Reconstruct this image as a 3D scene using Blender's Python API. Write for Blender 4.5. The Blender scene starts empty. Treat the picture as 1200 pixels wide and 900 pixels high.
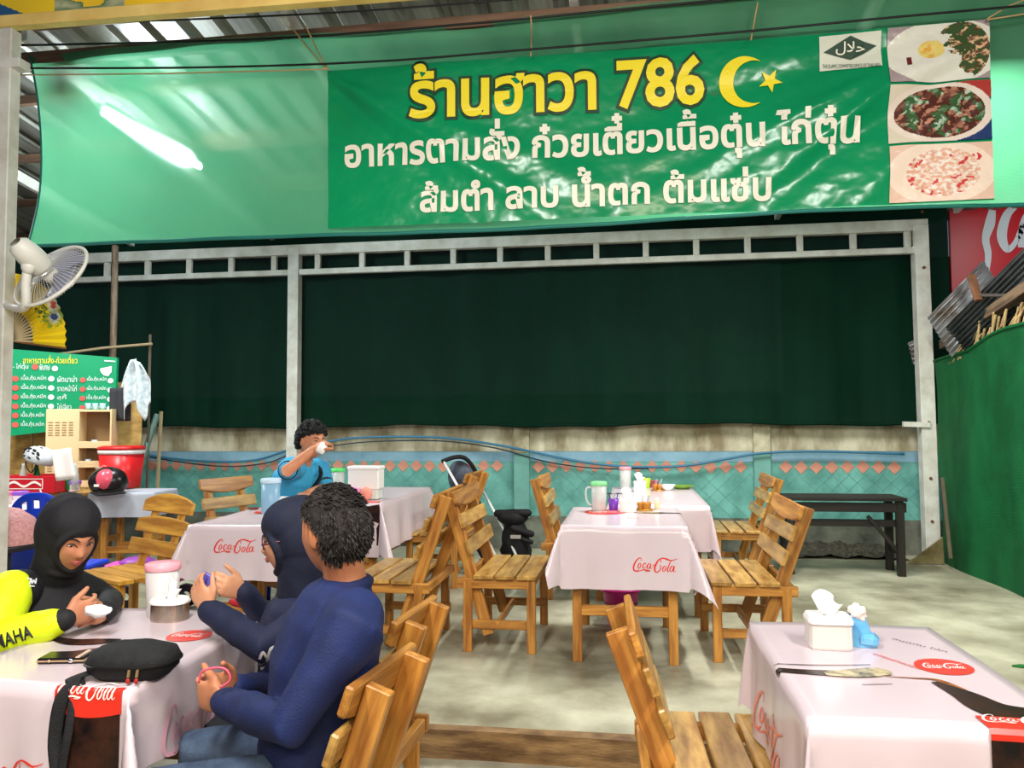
import bpy, bmesh, math, random
from mathutils import Vector, Matrix, noise
random.seed(7)
R = math.radians; PI = math.pi
sc = bpy.context.scene; col = sc.collection
# ------------------------------------------------------------------ camera
CAM = Vector((0, 0, 1.307)); F = 920.0
YAW, PITCH, ROLL = R(8.5), R(2.93), R(0.3)
cd = bpy.data.cameras.new('camera'); cam = bpy.data.objects.new('camera', cd); col.objects.link(cam)
cd.sensor_width = 36; cd.lens = F / 1200 * 36; cd.clip_start = .05
cam.matrix_world = Matrix.Translation(CAM) @ Matrix.Rotation(YAW, 4, 'Z') @ Matrix.Rotation(PI / 2 + PITCH, 4, 'X') @ Matrix.Rotation(-ROLL, 4, 'Z')
sc.camera = cam
# ------------------------------------------------------------------ world, lights, exposure
w = bpy.data.worlds.new('world'); sc.world = w; w.use_nodes = True
w.node_tree.nodes['Background'].inputs[0].default_value = (.55, .63, .78, 1)
w.node_tree.nodes['Background'].inputs[1].default_value = .16
vs = sc.view_settings; vs.view_transform = 'Standard'; vs.look = 'None'; vs.gamma = 1; vs.use_curve_mapping = False; vs.exposure = .30
sc.cycles.max_bounces = 8; sc.cycles.transparent_max_bounces = 16
def area(loc, rot, sx, sy, p, c):
    l = bpy.data.lights.new('lamp', 'AREA'); l.shape = 'RECTANGLE'; l.size = sx; l.size_y = sy; l.energy = p; l.color = c
    o = bpy.data.objects.new('lamp', l); col.objects.link(o); o.location = loc; o.rotation_euler = rot; return o
WARM = (1, .83, .62); COOL = (1, .985, .94)
area((-1.0, .8, 3.1), (R(32), 0, 0), .25, 1.3, 80, COOL)
area((1.6, .8, 3.1), (R(32), 0, 0), .25, 1.3, 72, COOL)
area((.2, -1.4, 2.7), (R(62), 0, 0), 2.4, .5, 82, WARM)
area((.6, 5.6, 3.3), (0, 0, 0), .12, 1.2, 80, COOL)
area((2.0, 5.4, 3.3), (0, 0, 0), .12, 1.2, 55, COOL)
area((4.0, 6.9, 3.3), (R(60), 0, 0), .3, 1.0, 8, COOL)  # added light to brighten the red sign, stands for no real fitting
area((-5.0, 4.6, 3.0), (0, 0, 0), .3, 1.2, 80, COOL)
# ------------------------------------------------------------------ photo geometry helpers (pixel -> world point)
Rm = cam.matrix_world.to_3x3(); FW = -(Rm @ Vector((0, 0, 1))); RT = Rm @ Vector((1, 0, 0)); UP = Rm @ Vector((0, 1, 0))
fh = Vector((-math.sin(YAW), math.cos(YAW), 0)); rh = Vector((math.cos(YAW), math.sin(YAW), 0))
def ray(px, py): return FW + RT * ((px - 600) / F) + UP * ((450 - py) / F)
def D(px, py, d):
    r = ray(px, py); return CAM + r * (d / r.dot(fh))
def PZ(px, py, z):
    r = ray(px, py); return CAM + r * ((z - CAM.z) / r.z)
def PY(px, py, y):
    r = ray(px, py); return CAM + r * (y / r.y)
def PX(px, py, x):
    r = ray(px, py); return CAM + r * (x / r.x)
def H(px, d, z=0): 
    p = CAM + fh * d + rh * ((px - 600) / F * d); p.z = z; return p
# ------------------------------------------------------------------ materials
def lin(c):
    return tuple(((x / 255 / 12.92) if x / 255 <= .04045 else ((x / 255 + .055) / 1.055) ** 2.4) for x in c)
MAT = {}
def mat(name, rgb, rough=.6, metal=0, var=0, vscale=6, rgb2=None, stretch=None, bump=0, bscale=40, coat=0, trans=0, alpha=1, emit=0, spec=.5, rand=0, ior=1.45):
    if name in MAT: return MAT[name]
    m = bpy.data.materials.new(name); m.use_nodes = True; nt = m.node_tree; N = nt.nodes; L = nt.links
    b = N['Principled BSDF']; c = lin(rgb) + (1,)
    b.inputs['Base Color'].default_value = c; b.inputs['Roughness'].default_value = rough; b.inputs['Metallic'].default_value = metal
    b.inputs['Coat Weight'].default_value = coat; b.inputs['Coat Roughness'].default_value = .15
    b.inputs['Transmission Weight'].default_value = trans; b.inputs['Alpha'].default_value = alpha
    b.inputs['Specular IOR Level'].default_value = spec; b.inputs['IOR'].default_value = ior
    if emit: b.inputs['Emission Color'].default_value = c; b.inputs['Emission Strength'].default_value = emit
    tc = N.new('ShaderNodeTexCoord'); mp = N.new('ShaderNodeMapping'); L.new(tc.outputs['Object'], mp.inputs[0])
    if stretch: mp.inputs['Scale'].default_value = stretch
    out = None
    if var or rgb2:
        n = N.new('ShaderNodeTexNoise'); n.inputs['Scale'].default_value = vscale; n.inputs['Detail'].default_value = 6; n.inputs['Roughness'].default_value = .6
        L.new(mp.outputs[0], n.inputs['Vector'])
        cr = N.new('ShaderNodeValToRGB'); cr.color_ramp.elements[0].position = .36; cr.color_ramp.elements[1].position = .64
        c2 = lin(rgb2) + (1,) if rgb2 else tuple(x * (1 - var) for x in c[:3]) + (1,)
        cr.color_ramp.elements[0].color = c2; cr.color_ramp.elements[1].color = c
        L.new(n.outputs[0], cr.inputs[0]); out = cr.outputs[0]
        if rand:
            oi = N.new('ShaderNodeObjectInfo'); ad = N.new('ShaderNodeVectorMath'); ad.operation = 'ADD'
            mu = N.new('ShaderNodeMath'); mu.operation = 'MULTIPLY'; mu.inputs[1].default_value = 37
            L.new(oi.outputs['Random'], mu.inputs[0]); L.new(mp.outputs[0], ad.inputs[0]); L.new(mu.outputs[0], ad.inputs[1]); L.new(ad.outputs[0], n.inputs['Vector'])
            hs = N.new('ShaderNodeHueSaturation'); mr = N.new('ShaderNodeMapRange'); mr.inputs[3].default_value = 1 - rand; mr.inputs[4].default_value = 1 + rand * .6
            L.new(oi.outputs['Random'], mr.inputs[0]); L.new(mr.outputs[0], hs.inputs['Value']); L.new(out, hs.inputs['Color']); out = hs.outputs[0]
        L.new(out, b.inputs['Base Color'])
    if bump:
        n2 = N.new('ShaderNodeTexNoise'); n2.inputs['Scale'].default_value = bscale; n2.inputs['Detail'].default_value = 4; L.new(mp.outputs[0], n2.inputs['Vector'])
        bp = N.new('ShaderNodeBump'); bp.inputs['Strength'].default_value = bump; bp.inputs['Distance'].default_value = .01
        L.new(n2.outputs[0], bp.inputs['Height']); L.new(bp.outputs[0], b.inputs['Normal'])
    MAT[name] = m; return m
def printmat(name, rough=.4, spec=.5):
    if name in MAT: return MAT[name]
    m = mat(name, (255, 255, 255), rough, spec=spec); N = m.node_tree.nodes
    a = N.new('ShaderNodeVertexColor'); a.layer_name = 'Col'; m.node_tree.links.new(a.outputs[0], N['Principled BSDF'].inputs['Base Color']); return m
def netmat(name, rgb, clear, transl, stripe=260, rough=.7, var=.25, spec=.3, haze=0):
    m = mat(name, rgb, rough, var=var, vscale=2.2, stretch=(1, 1, .5), spec=spec); nt = m.node_tree; N = nt.nodes; L = nt.links; b = N['Principled BSDF']
    o = N['Material Output']; t = N.new('ShaderNodeBsdfTranslucent'); t.inputs[0].default_value = lin(rgb) + (1,)
    tr = N.new('ShaderNodeBsdfTransparent'); m1 = N.new('ShaderNodeMixShader'); m2 = N.new('ShaderNodeMixShader')
    m1.inputs[0].default_value = transl; m2.inputs[0].default_value = clear
    tc = N.new('ShaderNodeTexCoord'); wv = N.new('ShaderNodeTexWave'); wv.bands_direction = 'Z'; wv.inputs['Scale'].default_value = stripe / 6.283 * 1; wv.inputs['Distortion'].default_value = .6
    L.new(tc.outputs['Object'], wv.inputs[0]); bp = N.new('ShaderNodeBump'); bp.inputs['Strength'].default_value = .25; bp.inputs['Distance'].default_value = .004
    L.new(wv.outputs['Fac'], bp.inputs['Height']); L.new(bp.outputs[0], b.inputs['Normal']); L.new(bp.outputs[0], t.inputs['Normal'])
    L.new(b.outputs[0], m1.inputs[1]); L.new(t.outputs[0], m1.inputs[2]); L.new(m1.outputs[0], m2.inputs[1]); L.new(tr.outputs[0], m2.inputs[2])
    if haze:
        rf = N.new('ShaderNodeBsdfRefraction'); rf.inputs['Roughness'].default_value = .42; rf.inputs['IOR'].default_value = 1.09; rf.inputs['Color'].default_value = (.9, 1, .95, 1)
        m3 = N.new('ShaderNodeMixShader'); m3.inputs[0].default_value = haze; L.new(m2.outputs[0], m3.inputs[1]); L.new(rf.outputs[0], m3.inputs[2]); L.new(m3.outputs[0], o.inputs[0])
    else: L.new(m2.outputs[0], o.inputs[0])
    return m
wood = lambda: mat('varnished_wood', (205, 146, 66), .42, rgb2=(150, 92, 34), vscale=5, stretch=(.6, 7, 7), bump=.15, bscale=30, rand=.25, coat=.15)
seatw = lambda: mat('seat_wood', (206, 164, 88), .38, rgb2=(150, 106, 48), vscale=4.5, stretch=(1, 5, 5), bump=.12, bscale=25, rand=.22, coat=.25)
paint = lambda: mat('white_painted_steel', (222, 222, 214), .5, rgb2=(196, 192, 180), vscale=3, stretch=(2, 2, 2))
steelg = lambda: mat('galvanised_steel', (150, 154, 156), .35, metal=.7, rgb2=(92, 94, 94), vscale=7, stretch=(1, .3, 1))
black = lambda: mat('black_fabric', (20, 20, 23), .75, var=.4, vscale=30, bump=.2, bscale=200)
# ------------------------------------------------------------------ objects
def tag(o, label=None, cat=None, group=None, kind=None):
    if label: o['label'] = label
    if cat: o['category'] = cat
    if group: o['group'] = group
    if kind: o['kind'] = kind
    return o
def empty(name, loc=(0, 0, 0), rz=0, label=None, cat=None, group=None, kind=None):
    o = bpy.data.objects.new(name, None); col.objects.link(o); o.location = loc; o.rotation_euler = (0, 0, rz); o.empty_display_size = .1
    return tag(o, label, cat, group, kind)
def children(o): return [c for c in col.objects if c.parent == o]
def copy_tree(o, parent=None):
    c = o.copy(); col.objects.link(c); c.parent = parent
    for ch in children(o): copy_tree(ch, c)
    return c
class MB:
    def __init__(s): s.v = []; s.f = []; s.c = None
    def add(s, vs, fs):
        n = len(s.v); s.v += [Vector(x) for x in vs]; s.f += [tuple(i + n for i in f) for f in fs]; return s
    def box(s, c, size, rot=None):
        c = Vector(c); x, y, z = [a / 2 for a in size]
        vs = [Vector((i, j, k)) for i in (-x, x) for j in (-y, y) for k in (-z, z)]
        if rot is not None: vs = [rot @ v for v in vs]
        return s.add([v + c for v in vs], [(0, 1, 3, 2), (4, 6, 7, 5), (0, 4, 5, 1), (2, 3, 7, 6), (0, 2, 6, 4), (1, 5, 7, 3)])
    def beam(s, a, b, w_, h_, up=(0, 0, 1)):
        a = Vector(a); b = Vector(b); x = (b - a).normalized(); up = Vector(up)
        if abs(x.dot(up)) > .98: up = Vector((1, 0, 0))
        y = up.cross(x).normalized(); z = x.cross(y)
        return s.box((a + b) / 2, ((b - a).length, w_, h_), Matrix((x, y, z)).transposed())
    def ring(s, c, x, y, rx, ry, n, p=2):
        out = []
        for i in range(n):
            a = 2 * PI * i / n; ca, sa = math.cos(a), math.sin(a)
            k = (abs(ca) ** p + abs(sa) ** p) ** (-1 / p)
            out.append(Vector(c) + x * (ca * k * rx) + y * (sa * k * ry))
        return out
    def loft(s, rings, cap=True):
        n = len(rings[0]); vs = [v for r in rings for v in r]; fs = []
        for i in range(len(rings) - 1):
            for j in range(n): k = (j + 1) % n; fs.append((i * n + j, i * n + k, (i + 1) * n + k, (i + 1) * n + j))
        if cap: fs.append(tuple(reversed(range(n)))); fs.append(tuple((len(rings) - 1) * n + j for j in range(n)))
        return s.add(vs, fs)
    def tube(s, pts, r, n=8, flat=1, side=None, round_=False):
        pts = [Vector(p) for p in pts]; rr = list(r) if hasattr(r, '__len__') else [r] * len(pts)
        if round_:
            d0 = (pts[0] - pts[1]).normalized(); d1 = (pts[-1] - pts[-2]).normalized(); r0, r1 = rr[0], rr[-1]
            pts = [pts[0] + d0 * r0 * .95, pts[0] + d0 * r0 * .6] + pts + [pts[-1] + d1 * r1 * .6, pts[-1] + d1 * r1 * .95]
            rr = [r0 * .3, r0 * .8] + rr + [r1 * .8, r1 * .3]
        rings = []; px = None
        for i, p in enumerate(pts):
            t = (pts[min(i + 1, len(pts) - 1)] - pts[max(i - 1, 0)]).normalized()
            if px is None:
                q = Vector(side) if side else (Vector((0, 0, 1)) if abs(t.z) < .9 else Vector((1, 0, 0)))
                px = q
            x = px - t * px.dot(t)
            if x.length < 1e-6: x = t.orthogonal()
            x.normalize(); px = x; y = t.cross(x)
            rings.append(s.ring(p, x, y, rr[i], rr[i] * flat, n))
        return s.loft(rings)
    def lathe(s, prof, c=(0, 0, 0), n=24, rot=None, cap=False, sq=2, sx=1, sy=1):
        c = Vector(c); rings = []
        for r, z in prof:
            g = s.ring((0, 0, z), Vector((1, 0, 0)), Vector((0, 1, 0)), max(r, 1e-4) * sx, max(r, 1e-4) * sy, n, sq)
            rings.append([(rot @ v if rot is not None else v) + c for v in g])
        return s.loft(rings, cap)
    def ell(s, c, r, rot=None, n=16, m=10):
        return s.lathe([(math.sin(PI * (i + .02) / (m + .04)), -math.cos(PI * (i + .02) / (m + .04)) * 1) for i in range(m + 1)], (0, 0, 0), n, cap=True)._fix(c, r, rot, n * (m + 1))
    def _fix(s, c, r, rot, k):
        for i in range(len(s.v) - k, len(s.v)):
            v = Vector((s.v[i].x * r[0], s.v[i].y * r[1], s.v[i].z * r[2])); s.v[i] = (rot @ v if rot is not None else v) + Vector(c)
        return s
    def grid(s, fn, nu, nv, flip=False):
        vs = [fn(i / nu, j / nv) for j in range(nv + 1) for i in range(nu + 1)]
        fs = []
        for j in range(nv):
            for i in range(nu):
                a = j * (nu + 1) + i; q = (a, a + 1, a + nu + 2, a + nu + 1); fs.append(q[::-1] if flip else q)
        return s.add(vs, fs)
    def poly(s, pts): return s.add(pts, [tuple(range(len(pts)))])
    def prism(s, pts, off):
        n = len(pts); off = Vector(off); a = [Vector(p) for p in pts]
        return s.add(a + [p + off for p in a], [tuple(reversed(range(n))), tuple(range(n, 2 * n))] + [(i, (i + 1) % n, (i + 1) % n + n, i + n) for i in range(n)])
    def mesh(s, name, bevel=0):
        me = bpy.data.meshes.new(name); me.from_pydata([tuple(v) for v in s.v], [], s.f)
        bm = bmesh.new(); bm.from_mesh(me); bmesh.ops.recalc_face_normals(bm, faces=bm.faces)
        if bevel: bmesh.ops.bevel(bm, geom=bm.edges[:], offset=bevel, segments=1, affect='EDGES', clamp_overlap=True)
        bm.to_mesh(me); bm.free(); return me
    def build(s, name, m, parent=None, smooth=False, bevel=0, loc=None, thick=0, norecalc=False):
        if norecalc:
            me = bpy.data.meshes.new(name); me.from_pydata([tuple(v) for v in s.v], [], s.f)
        else: me = s.mesh(name, bevel)
        if m: me.materials.append(m)
        if smooth: me.polygons.foreach_set('use_smooth', [True] * len(me.polygons))
        o = bpy.data.objects.new(name, me); col.objects.link(o)
        if parent: o.parent = parent
        if loc is not None: o.location = loc
        if thick:
            md = o.modifiers.new('s', 'SOLIDIFY'); md.thickness = thick; md.offset = 0
        return o
_pm = {}
def plank(name, a, b, w_, h_, m, parent=None, up=(0, 0, 1), bevel=.003, crown=0):
    """a board with its own long axis as local X"""
    a = Vector(a); b = Vector(b); x = (b - a).normalized(); up = Vector(up)
    if abs(x.dot(up)) > .98: up = Vector((1, 0, 0))
    y = up.cross(x).normalized(); z = x.cross(y); Ln = (b - a).length
    key = (round(Ln, 3), round(w_, 3), round(h_, 3), m.name, bevel, crown)
    if key not in _pm:
        g = MB()
        if crown:
            top = [(-Ln / 2 + Ln * i / 8, w_ / 2 + crown * (math.sin(PI * i / 8) ** .8 if 0 < i < 8 else 0)) for i in range(9)]
            pts = [Vector((-Ln / 2, -w_ / 2, -h_ / 2)), Vector((Ln / 2, -w_ / 2, -h_ / 2))] + [Vector((px_, py_, -h_ / 2)) for px_, py_ in reversed(top)]
            g.prism(pts, (0, 0, h_))
        else: g.box((0, 0, 0), (Ln, w_, h_))
        me = g.mesh(name, bevel); me.materials.append(m); _pm[key] = me
    o = bpy.data.objects.new(name, _pm[key]); col.objects.link(o)
    if parent: o.parent = parent
    M = Matrix((x, y, z)).transposed().to_4x4(); M.translation = (a + b) / 2
    o.matrix_local = M
    return o
def painted(name, m, fn, colfn, nu, nv, parent=None):
    """flat printed sheet: fn(u,v)->point, colfn(u,v)->sRGB or None"""
    g = MB(); cols = []; idx = {}
    def vid(i, j):
        if (i, j) not in idx: idx[(i, j)] = len(g.v); g.v.append(Vector(fn(i / nu, j / nv)))
        return idx[(i, j)]
    for j in range(nv):
        for i in range(nu):
            c = colfn((i + .5) / nu, (j + .5) / nv)
            if c is None: continue
            g.f.append((vid(i, j), vid(i + 1, j), vid(i + 1, j + 1), vid(i, j + 1))); cols.append(c)
    me = bpy.data.meshes.new(name); me.from_pydata([tuple(v) for v in g.v], [], g.f)
    at_ = me.color_attributes.new('Col', 'FLOAT_COLOR', 'CORNER'); buf = []
    for c in cols: buf += (list(lin(c)) + [1]) * 4
    at_.data.foreach_set('color', buf); me.materials.append(m)
    o = bpy.data.objects.new(name, me); col.objects.link(o)
    if parent: o.parent = parent
    return o
def catmull(P, k=6):
    P = [Vector(p) for p in P]; Q = [P[0]] + P + [P[-1]]; out = []
    for i in range(1, len(Q) - 2):
        for j in range(k):
            t = j / k; p0, p1, p2, p3 = Q[i - 1:i + 3]
            out.append(.5 * ((2 * p1) + (p2 - p0) * t + (2 * p0 - 5 * p1 + 4 * p2 - p3) * t * t + (3 * p1 - p0 - 3 * p2 + p3) * t ** 3))
    out.append(P[-1]); return out
def whm_(): return mat('text_slot', (255, 255, 255))
TONES = '\u0e48\u0e49\u0e4a\u0e4b\u0e4c'; UPPER = '\u0e31\u0e34\u0e35\u0e36\u0e37'
def text_tris(body, bold=0.0, font_offset=None):
    c = bpy.data.curves.new('t', 'FONT'); c.body = body; c.offset = bold; c.resolution_u = 3
    c.materials.append(whm_()); c.materials.append(whm_())
    for i, ch in enumerate(body):   # a tone mark standing over an upper vowel is lifted clear of it
        if ch in TONES and ((i and body[i - 1] in UPPER) or (i + 1 < len(body) and body[i + 1] == '\u0e33')): c.body_format[i].material_index = 1
    o = bpy.data.objects.new('t', c); col.objects.link(o); bpy.context.view_layer.update()
    me = bpy.data.meshes.new_from_object(o.evaluated_get(bpy.context.evaluated_depsgraph_get()))
    vs = [v.co.copy() for v in me.vertices]; fs = [tuple(p.vertices) for p in me.polygons]
    for k in {k for p in me.polygons if p.material_index == 1 for k in p.vertices}: vs[k].y += .20
    bpy.data.objects.remove(o); bpy.data.curves.remove(c); bpy.data.meshes.remove(me); return vs, fs
def text_on(name, body, m, mapfn, box, parent=None, bold=0.0, keep=None):
    """fit text bbox into box (x0,y0,x1,y1), each vertex through mapfn(x,y)"""
    vs, fs = text_tris(body, bold); x0 = min(v.x for v in vs); x1 = max(v.x for v in vs); y0 = min(v.y for v in vs); y1 = max(v.y for v in vs)
    if keep: x0, y0, x1, y1 = keep
    a, b, c, d = box; g = MB()
    g.add([mapfn(a + (v.x - x0) / (x1 - x0) * (c - a), b + (v.y - y0) / (y1 - y0) * (d - b)) for v in vs], fs)
    return g.build(name, m, parent, norecalc=True), (x0, y0, x1, y1)
# flowing two-word soft drink script traced as pen strokes (x, y-down, half width)
SCRIPT = [
 [(352,476,3),(356,458,4),(344,446,5),(322,456,7),(296,486,9),(279,524,10),(276,556,9),(288,575,8),(312,576,5),(332,562,3)],
 [(286,578,3),(320,584,3),(352,572,5),(388,567,7),(420,572,7),(445,572,2),(420,582,3),(392,580,2)],
 [(346,500,3),(334,502,5),(323,522,7),(320,542,6),(330,552,4),(342,540,6),(350,518,6),(346,500,3)],
 [(399,512,5),(398,500,4),(386,500,5),(373,518,7),(368,540,7),(378,552,5),(396,540,3),(408,522,2)],
 [(446,504,3),(432,502,5),(417,520,7),(413,542,6),(423,552,4),(438,538,5),(450,508,4)],
 [(453,504,4),(446,524,7),(444,546,5),(456,550,3),(468,536,2)],
 [(468,520,3),(478,514,5),(488,516,3)],
 [(546,492,3),(552,470,4),(544,456,5),(526,466,8),(504,500,10),(489,540,11),(490,572,9),(508,586,6),(530,574,6),(548,546,6),(552,524,4),(542,518,3),(534,530,3)],
 [(512,488,2),(530,462,3),(560,446,6),(592,448,8),(622,458,9),(652,466,6),(686,458,4),(714,446,2)],
 [(598,524,3),(584,526,5),(571,546,7),(567,566,6),(576,578,4),(590,566,6),(600,544,6),(598,524,3)],
 [(662,462,3),(645,484,5),(626,528,7),(614,566,7),(620,580,4),(634,568,2)],
 [(674,520,3),(660,522,5),(645,542,7),(640,566,6),(650,578,4),(666,562,5),(678,524,4)],
 [(686,520,4),(680,544,6),(674,566,6),(682,578,3),(697,564,2)],
]
def script_mark(name, m, mapfn, parent=None, bold=1.0, clip=None):
    """mapfn(x,y) for x in 0..1 (width), y in 0..~.34 (up)"""
    g = MB(); Wd = 446.0
    for st in SCRIPT:
        P = catmull(st, 5); n = len(P)
        if clip and st[0][0] > clip: continue
        Lp, Rp = [], []
        for i, p in enumerate(P):
            t = (P[min(i + 1, n - 1)].xy - P[max(i - 1, 0)].xy).normalized(); q = Vector((-t.y, t.x)) * p.z * bold * .8
            for s_, A in ((1, Lp), (-1, Rp)):
                x, y = p.x + q.x * s_, p.y + q.y * s_; A.append(Vector(mapfn((x - 270) / Wd, (590 - y) / Wd)))
        g.add(Lp + Rp, [(i, i + 1, n + i + 1, n + i) for i in range(n - 1)])
    return g.build(name, m, parent, norecalc=True)
def star(cx, cy, r, rot=0, k=.4):
    return [(cx + (r if i % 2 == 0 else r * k) * math.sin(rot + PI * i / 5), cy + (r if i % 2 == 0 else r * k) * math.cos(rot + PI * i / 5)) for i in range(10)]
def fbm(x, y, z=0, o=4): return noise.fractal(Vector((x, y, z)), 1, 2, o)
def mix(a, b, t): t = max(0, min(1, t)); return tuple(x + (y - x) * t for x, y in zip(a, b))
# ================================================================== SETTING
WY = 8.3; LOW = -.12; SX0, SX1 = -7.5, 2.87; STEP = 3.36
conc = mat('floor_concrete', (198, 196, 170), .42, rgb2=(122, 116, 94), vscale=1.3, bump=.15, bscale=12)  # mottled concrete; its broad patches also paint in bright and shadow bands
conc2 = mat('lower_concrete', (178, 172, 150), .6, rgb2=(118, 108, 88), vscale=2.5, bump=.2, bscale=14)
fl = MB().box(((SX0 + 6) / 2, (STEP + WY + .6) / 2, -.2), (6 - SX0, WY + .6 - STEP, .4)).build('floor', conc); tag(fl, kind='structure')
f2 = MB().box((-.75, (STEP - 3) / 2 - .001, LOW - .1), (13.5, STEP + 3, .2)).build('floor', conc2); tag(f2, kind='structure')
st = MB()
prev = None
pts = [(SX0 + .3 * i, STEP - .012 + .008 * math.sin(i * 1.7) + random.uniform(-.004, .004)) for i in range(45)]
st.add([Vector((x, y, z)) for x, y in pts for z in (LOW, .002)] + [Vector((x, STEP + .05, .002)) for x, y in pts],
       [(2 * i, 2 * i + 2, 2 * i + 3, 2 * i + 1) for i in range(44)] + [(2 * i + 1, 2 * i + 3, 90 + i + 1, 90 + i) for i in range(44)])
tag(st.build('trim_1', mat('step_edge', (150, 118, 76), .8, rgb2=(92, 66, 40), vscale=5, stretch=(1, 1, 5), bump=.4, bscale=25)), kind='structure')
# back wall
wr = MB().box(((SX0 + 3.6) / 2, WY + .08, .16), (3.6 - SX0, .2, .36)).build('wall_back', mat('wall_plinth', (118, 122, 108), .8, rgb2=(62, 64, 56), vscale=3, bump=.3)); tag(wr, kind='structure')
wb = empty('wall_back', (0, 0, 0), kind='structure')
def wallcolor():
    m = mat('wall_paint', (96, 162, 156), .55, var=.2, vscale=3); N = m.node_tree.nodes; L = m.node_tree.links
    cr = [n for n in N if n.type == 'VALTORGB'][0]; cr.color_ramp.elements[0].color = lin((78, 138, 128)) + (1,); cr.color_ramp.elements[1].color = lin((116, 184, 174)) + (1,)
    return m
teal = wallcolor()
blue = mat('wall_blue', (138, 178, 198), .55, rgb2=(110, 152, 172), vscale=3)
upc = mat('wall_stained', (214, 208, 182), .8, rgb2=(140, 128, 98), vscale=2.6, stretch=(1.6, 1, .7), bump=.3)
zt, zb, zd = .32, 1.015, .86
posts = [PY(612, 560, WY).x, PY(893, 560, WY).x]; sp = posts[1] - posts[0]
xs = [posts[0] + sp * k for k in range(-3, 3)]
for i in range(len(xs) - 1):
    a, b = xs[i] + .085, xs[i + 1] - .085; b = min(b, 3.3)
    if i == 0: a = SX0
    MB().box(((a + b) / 2, WY + .05, (zt + zb) / 2), (b - a, .1, zb - zt)).build('wall_panel', teal, wb)
    MB().box(((a + b) / 2, WY + .045, (zb + .91) / 2), (b - a, .1, zb - .91)).build('wall_panel', blue, wb)
    MB().box(((a + b) / 2, WY + .055, (zb + 1.62) / 2 + .003), (b - a, .1, 1.62 - zb)).build('wall_panel', upc, wb)
for x in xs[1:5]:
    MB().box((x, WY + .02, (zt + 1.0) / 2), (.17, .16, 1.0 - zt)).build('post', mat('post_teal', (112, 170, 160), .6, var=.2, vscale=4), wb, bevel=.008)
    MB().box((x, WY + .02, (1.64 + 1.0) / 2), (.17, .16, .64)).build('post', mat('post_grey', (206, 200, 172), .8, rgb2=(140, 130, 100), vscale=4, bump=.2), wb, bevel=.008)
dm = mat('diamond_coral', (214, 150, 128), .55, rgb2=(190, 126, 106), vscale=5); dm2 = mat('tile_line', (88, 150, 150), .5)
dmesh = MB().prism([(-.068, 0, 0), (0, 0, -.068), (.068, 0, 0), (0, 0, .068)], (0, .008, 0)).mesh('diamond_tile', .001); dmesh.materials.append(dm)
x = -5.4; k = 0
while x < 2.72:
    inpost = any(abs(x - p) < .13 for p in xs)
    if not inpost:
        o = bpy.data.objects.new('diamond_tile', dmesh); col.objects.link(o); o.parent = wb; o.location = (x, WY - .007, zd + .004 * math.sin(k)); o.scale = (1, 1, .95 + .08 * random.random())
    k += 1; x += .148
# faint diagonal grid on the teal tiles (grout relief)
gl = MB()
for i in range(70):
    x0 = -6 + i * .16
    for s_ in (-1, 1):
        a = Vector((x0, WY - .001, zt)); b = Vector((x0 + s_ * .5, WY - .001, zt + .48))
        if all(abs(x0 + s_ * t - p) > .1 for p in xs for t in (0, .25, .5)) and b.x < 3: gl.beam(a, b, .004, .004)
tag(gl.build('grout_line', dm2, wb), kind='stuff')
# blue hose along the wall
hp = [PY(x, y, WY - .12) for x, y in [(150, 528), (190, 536), (250, 541), (300, 539), (340, 527), (400, 515), (450, 512), (520, 513), (580, 521), (612, 527), (680, 541), (740, 547), (800, 546), (850, 538), (893, 531), (960, 529), (1060, 532)]]
tag(MB().tube(catmull(hp, 5), .013, 8).build('hose', mat('blue_hose', (60, 118, 150), .45), smooth=True), 'thin blue plastic pipe sagging along the back wall', 'hose')
hp = [PY(x, y, WY - .13) for x, y in [(150, 532), (250, 546), (310, 543), (345, 531), (400, 521), (450, 517), (520, 517), (580, 525), (640, 541), (700, 549), (760, 549)]]
tag(MB().tube(catmull(hp, 5), .007, 6).build('cable', mat('dark_cable', (28, 44, 60), .5), smooth=True), 'thin dark cable drooping just below the blue pipe', 'cable')
# steel frame: posts and truss
TY = 8.02
def xat(px, py, y=TY): return PY(px, py, y)
pl, pr = xat(345, 400), xat(1084, 450)
frame = empty('roof_truss', (0, TY, 0), label='white painted steel posts carrying a ladder truss before the dark green netting', cat='truss')
ztop_l = xat(345, 292).z; ztop_r = xat(1075, 266).z
zt1 = (xat(345, 292).z + xat(700, 280).z + ztop_r) / 3; zt0 = (xat(345, 320).z + xat(1070, 298).z) / 2 + .02
fpr = paint()
def fb(name, a, b, w_, h_): return plank(name, (a[0], a[1] - TY, a[2]), (b[0], b[1] - TY, b[2]), w_, h_, fpr, frame, bevel=.004)
fb('post', (pl.x, TY, -.0), (pl.x, TY, zt1 + .03), .11, .12)
fb('post', (pr.x + .01, TY, 0), (pr.x - .01, TY, zt1), .13, .13)
xl = xat(60, 325).x
fb('top_chord', (xl, TY, zt1), (pr.x + .06, TY, zt1), .09, .11)
fb('bottom_chord', (xl, TY, zt0), (pr.x - .05, TY, zt0), .06, .06)
x = pr.x - .12
while x > xl:
    fb('strut', (x, TY, zt0 + .03), (x, TY, zt1 - .05), .045, .06); x -= .5
bolts = MB()
for py in (250, 315, 495, 560, 610): bolts.lathe([(.014, 0), (.014, .01), (.004, .014)], (pr.x, 0 - .066, xat(1085, py).z), 8, Matrix.Rotation(PI / 2, 3, 'X'))
bolts.build('rusty_bolt', mat('rust', (110, 62, 34), .8), frame)
p0 = xat(1058, 497, 7.95); tag(plank('steel_bracket', p0, p0 + Vector((.24, 0, -.01)), .05, .05, fpr), 'short white steel stub joined to the right post at wall height', 'bracket')
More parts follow.
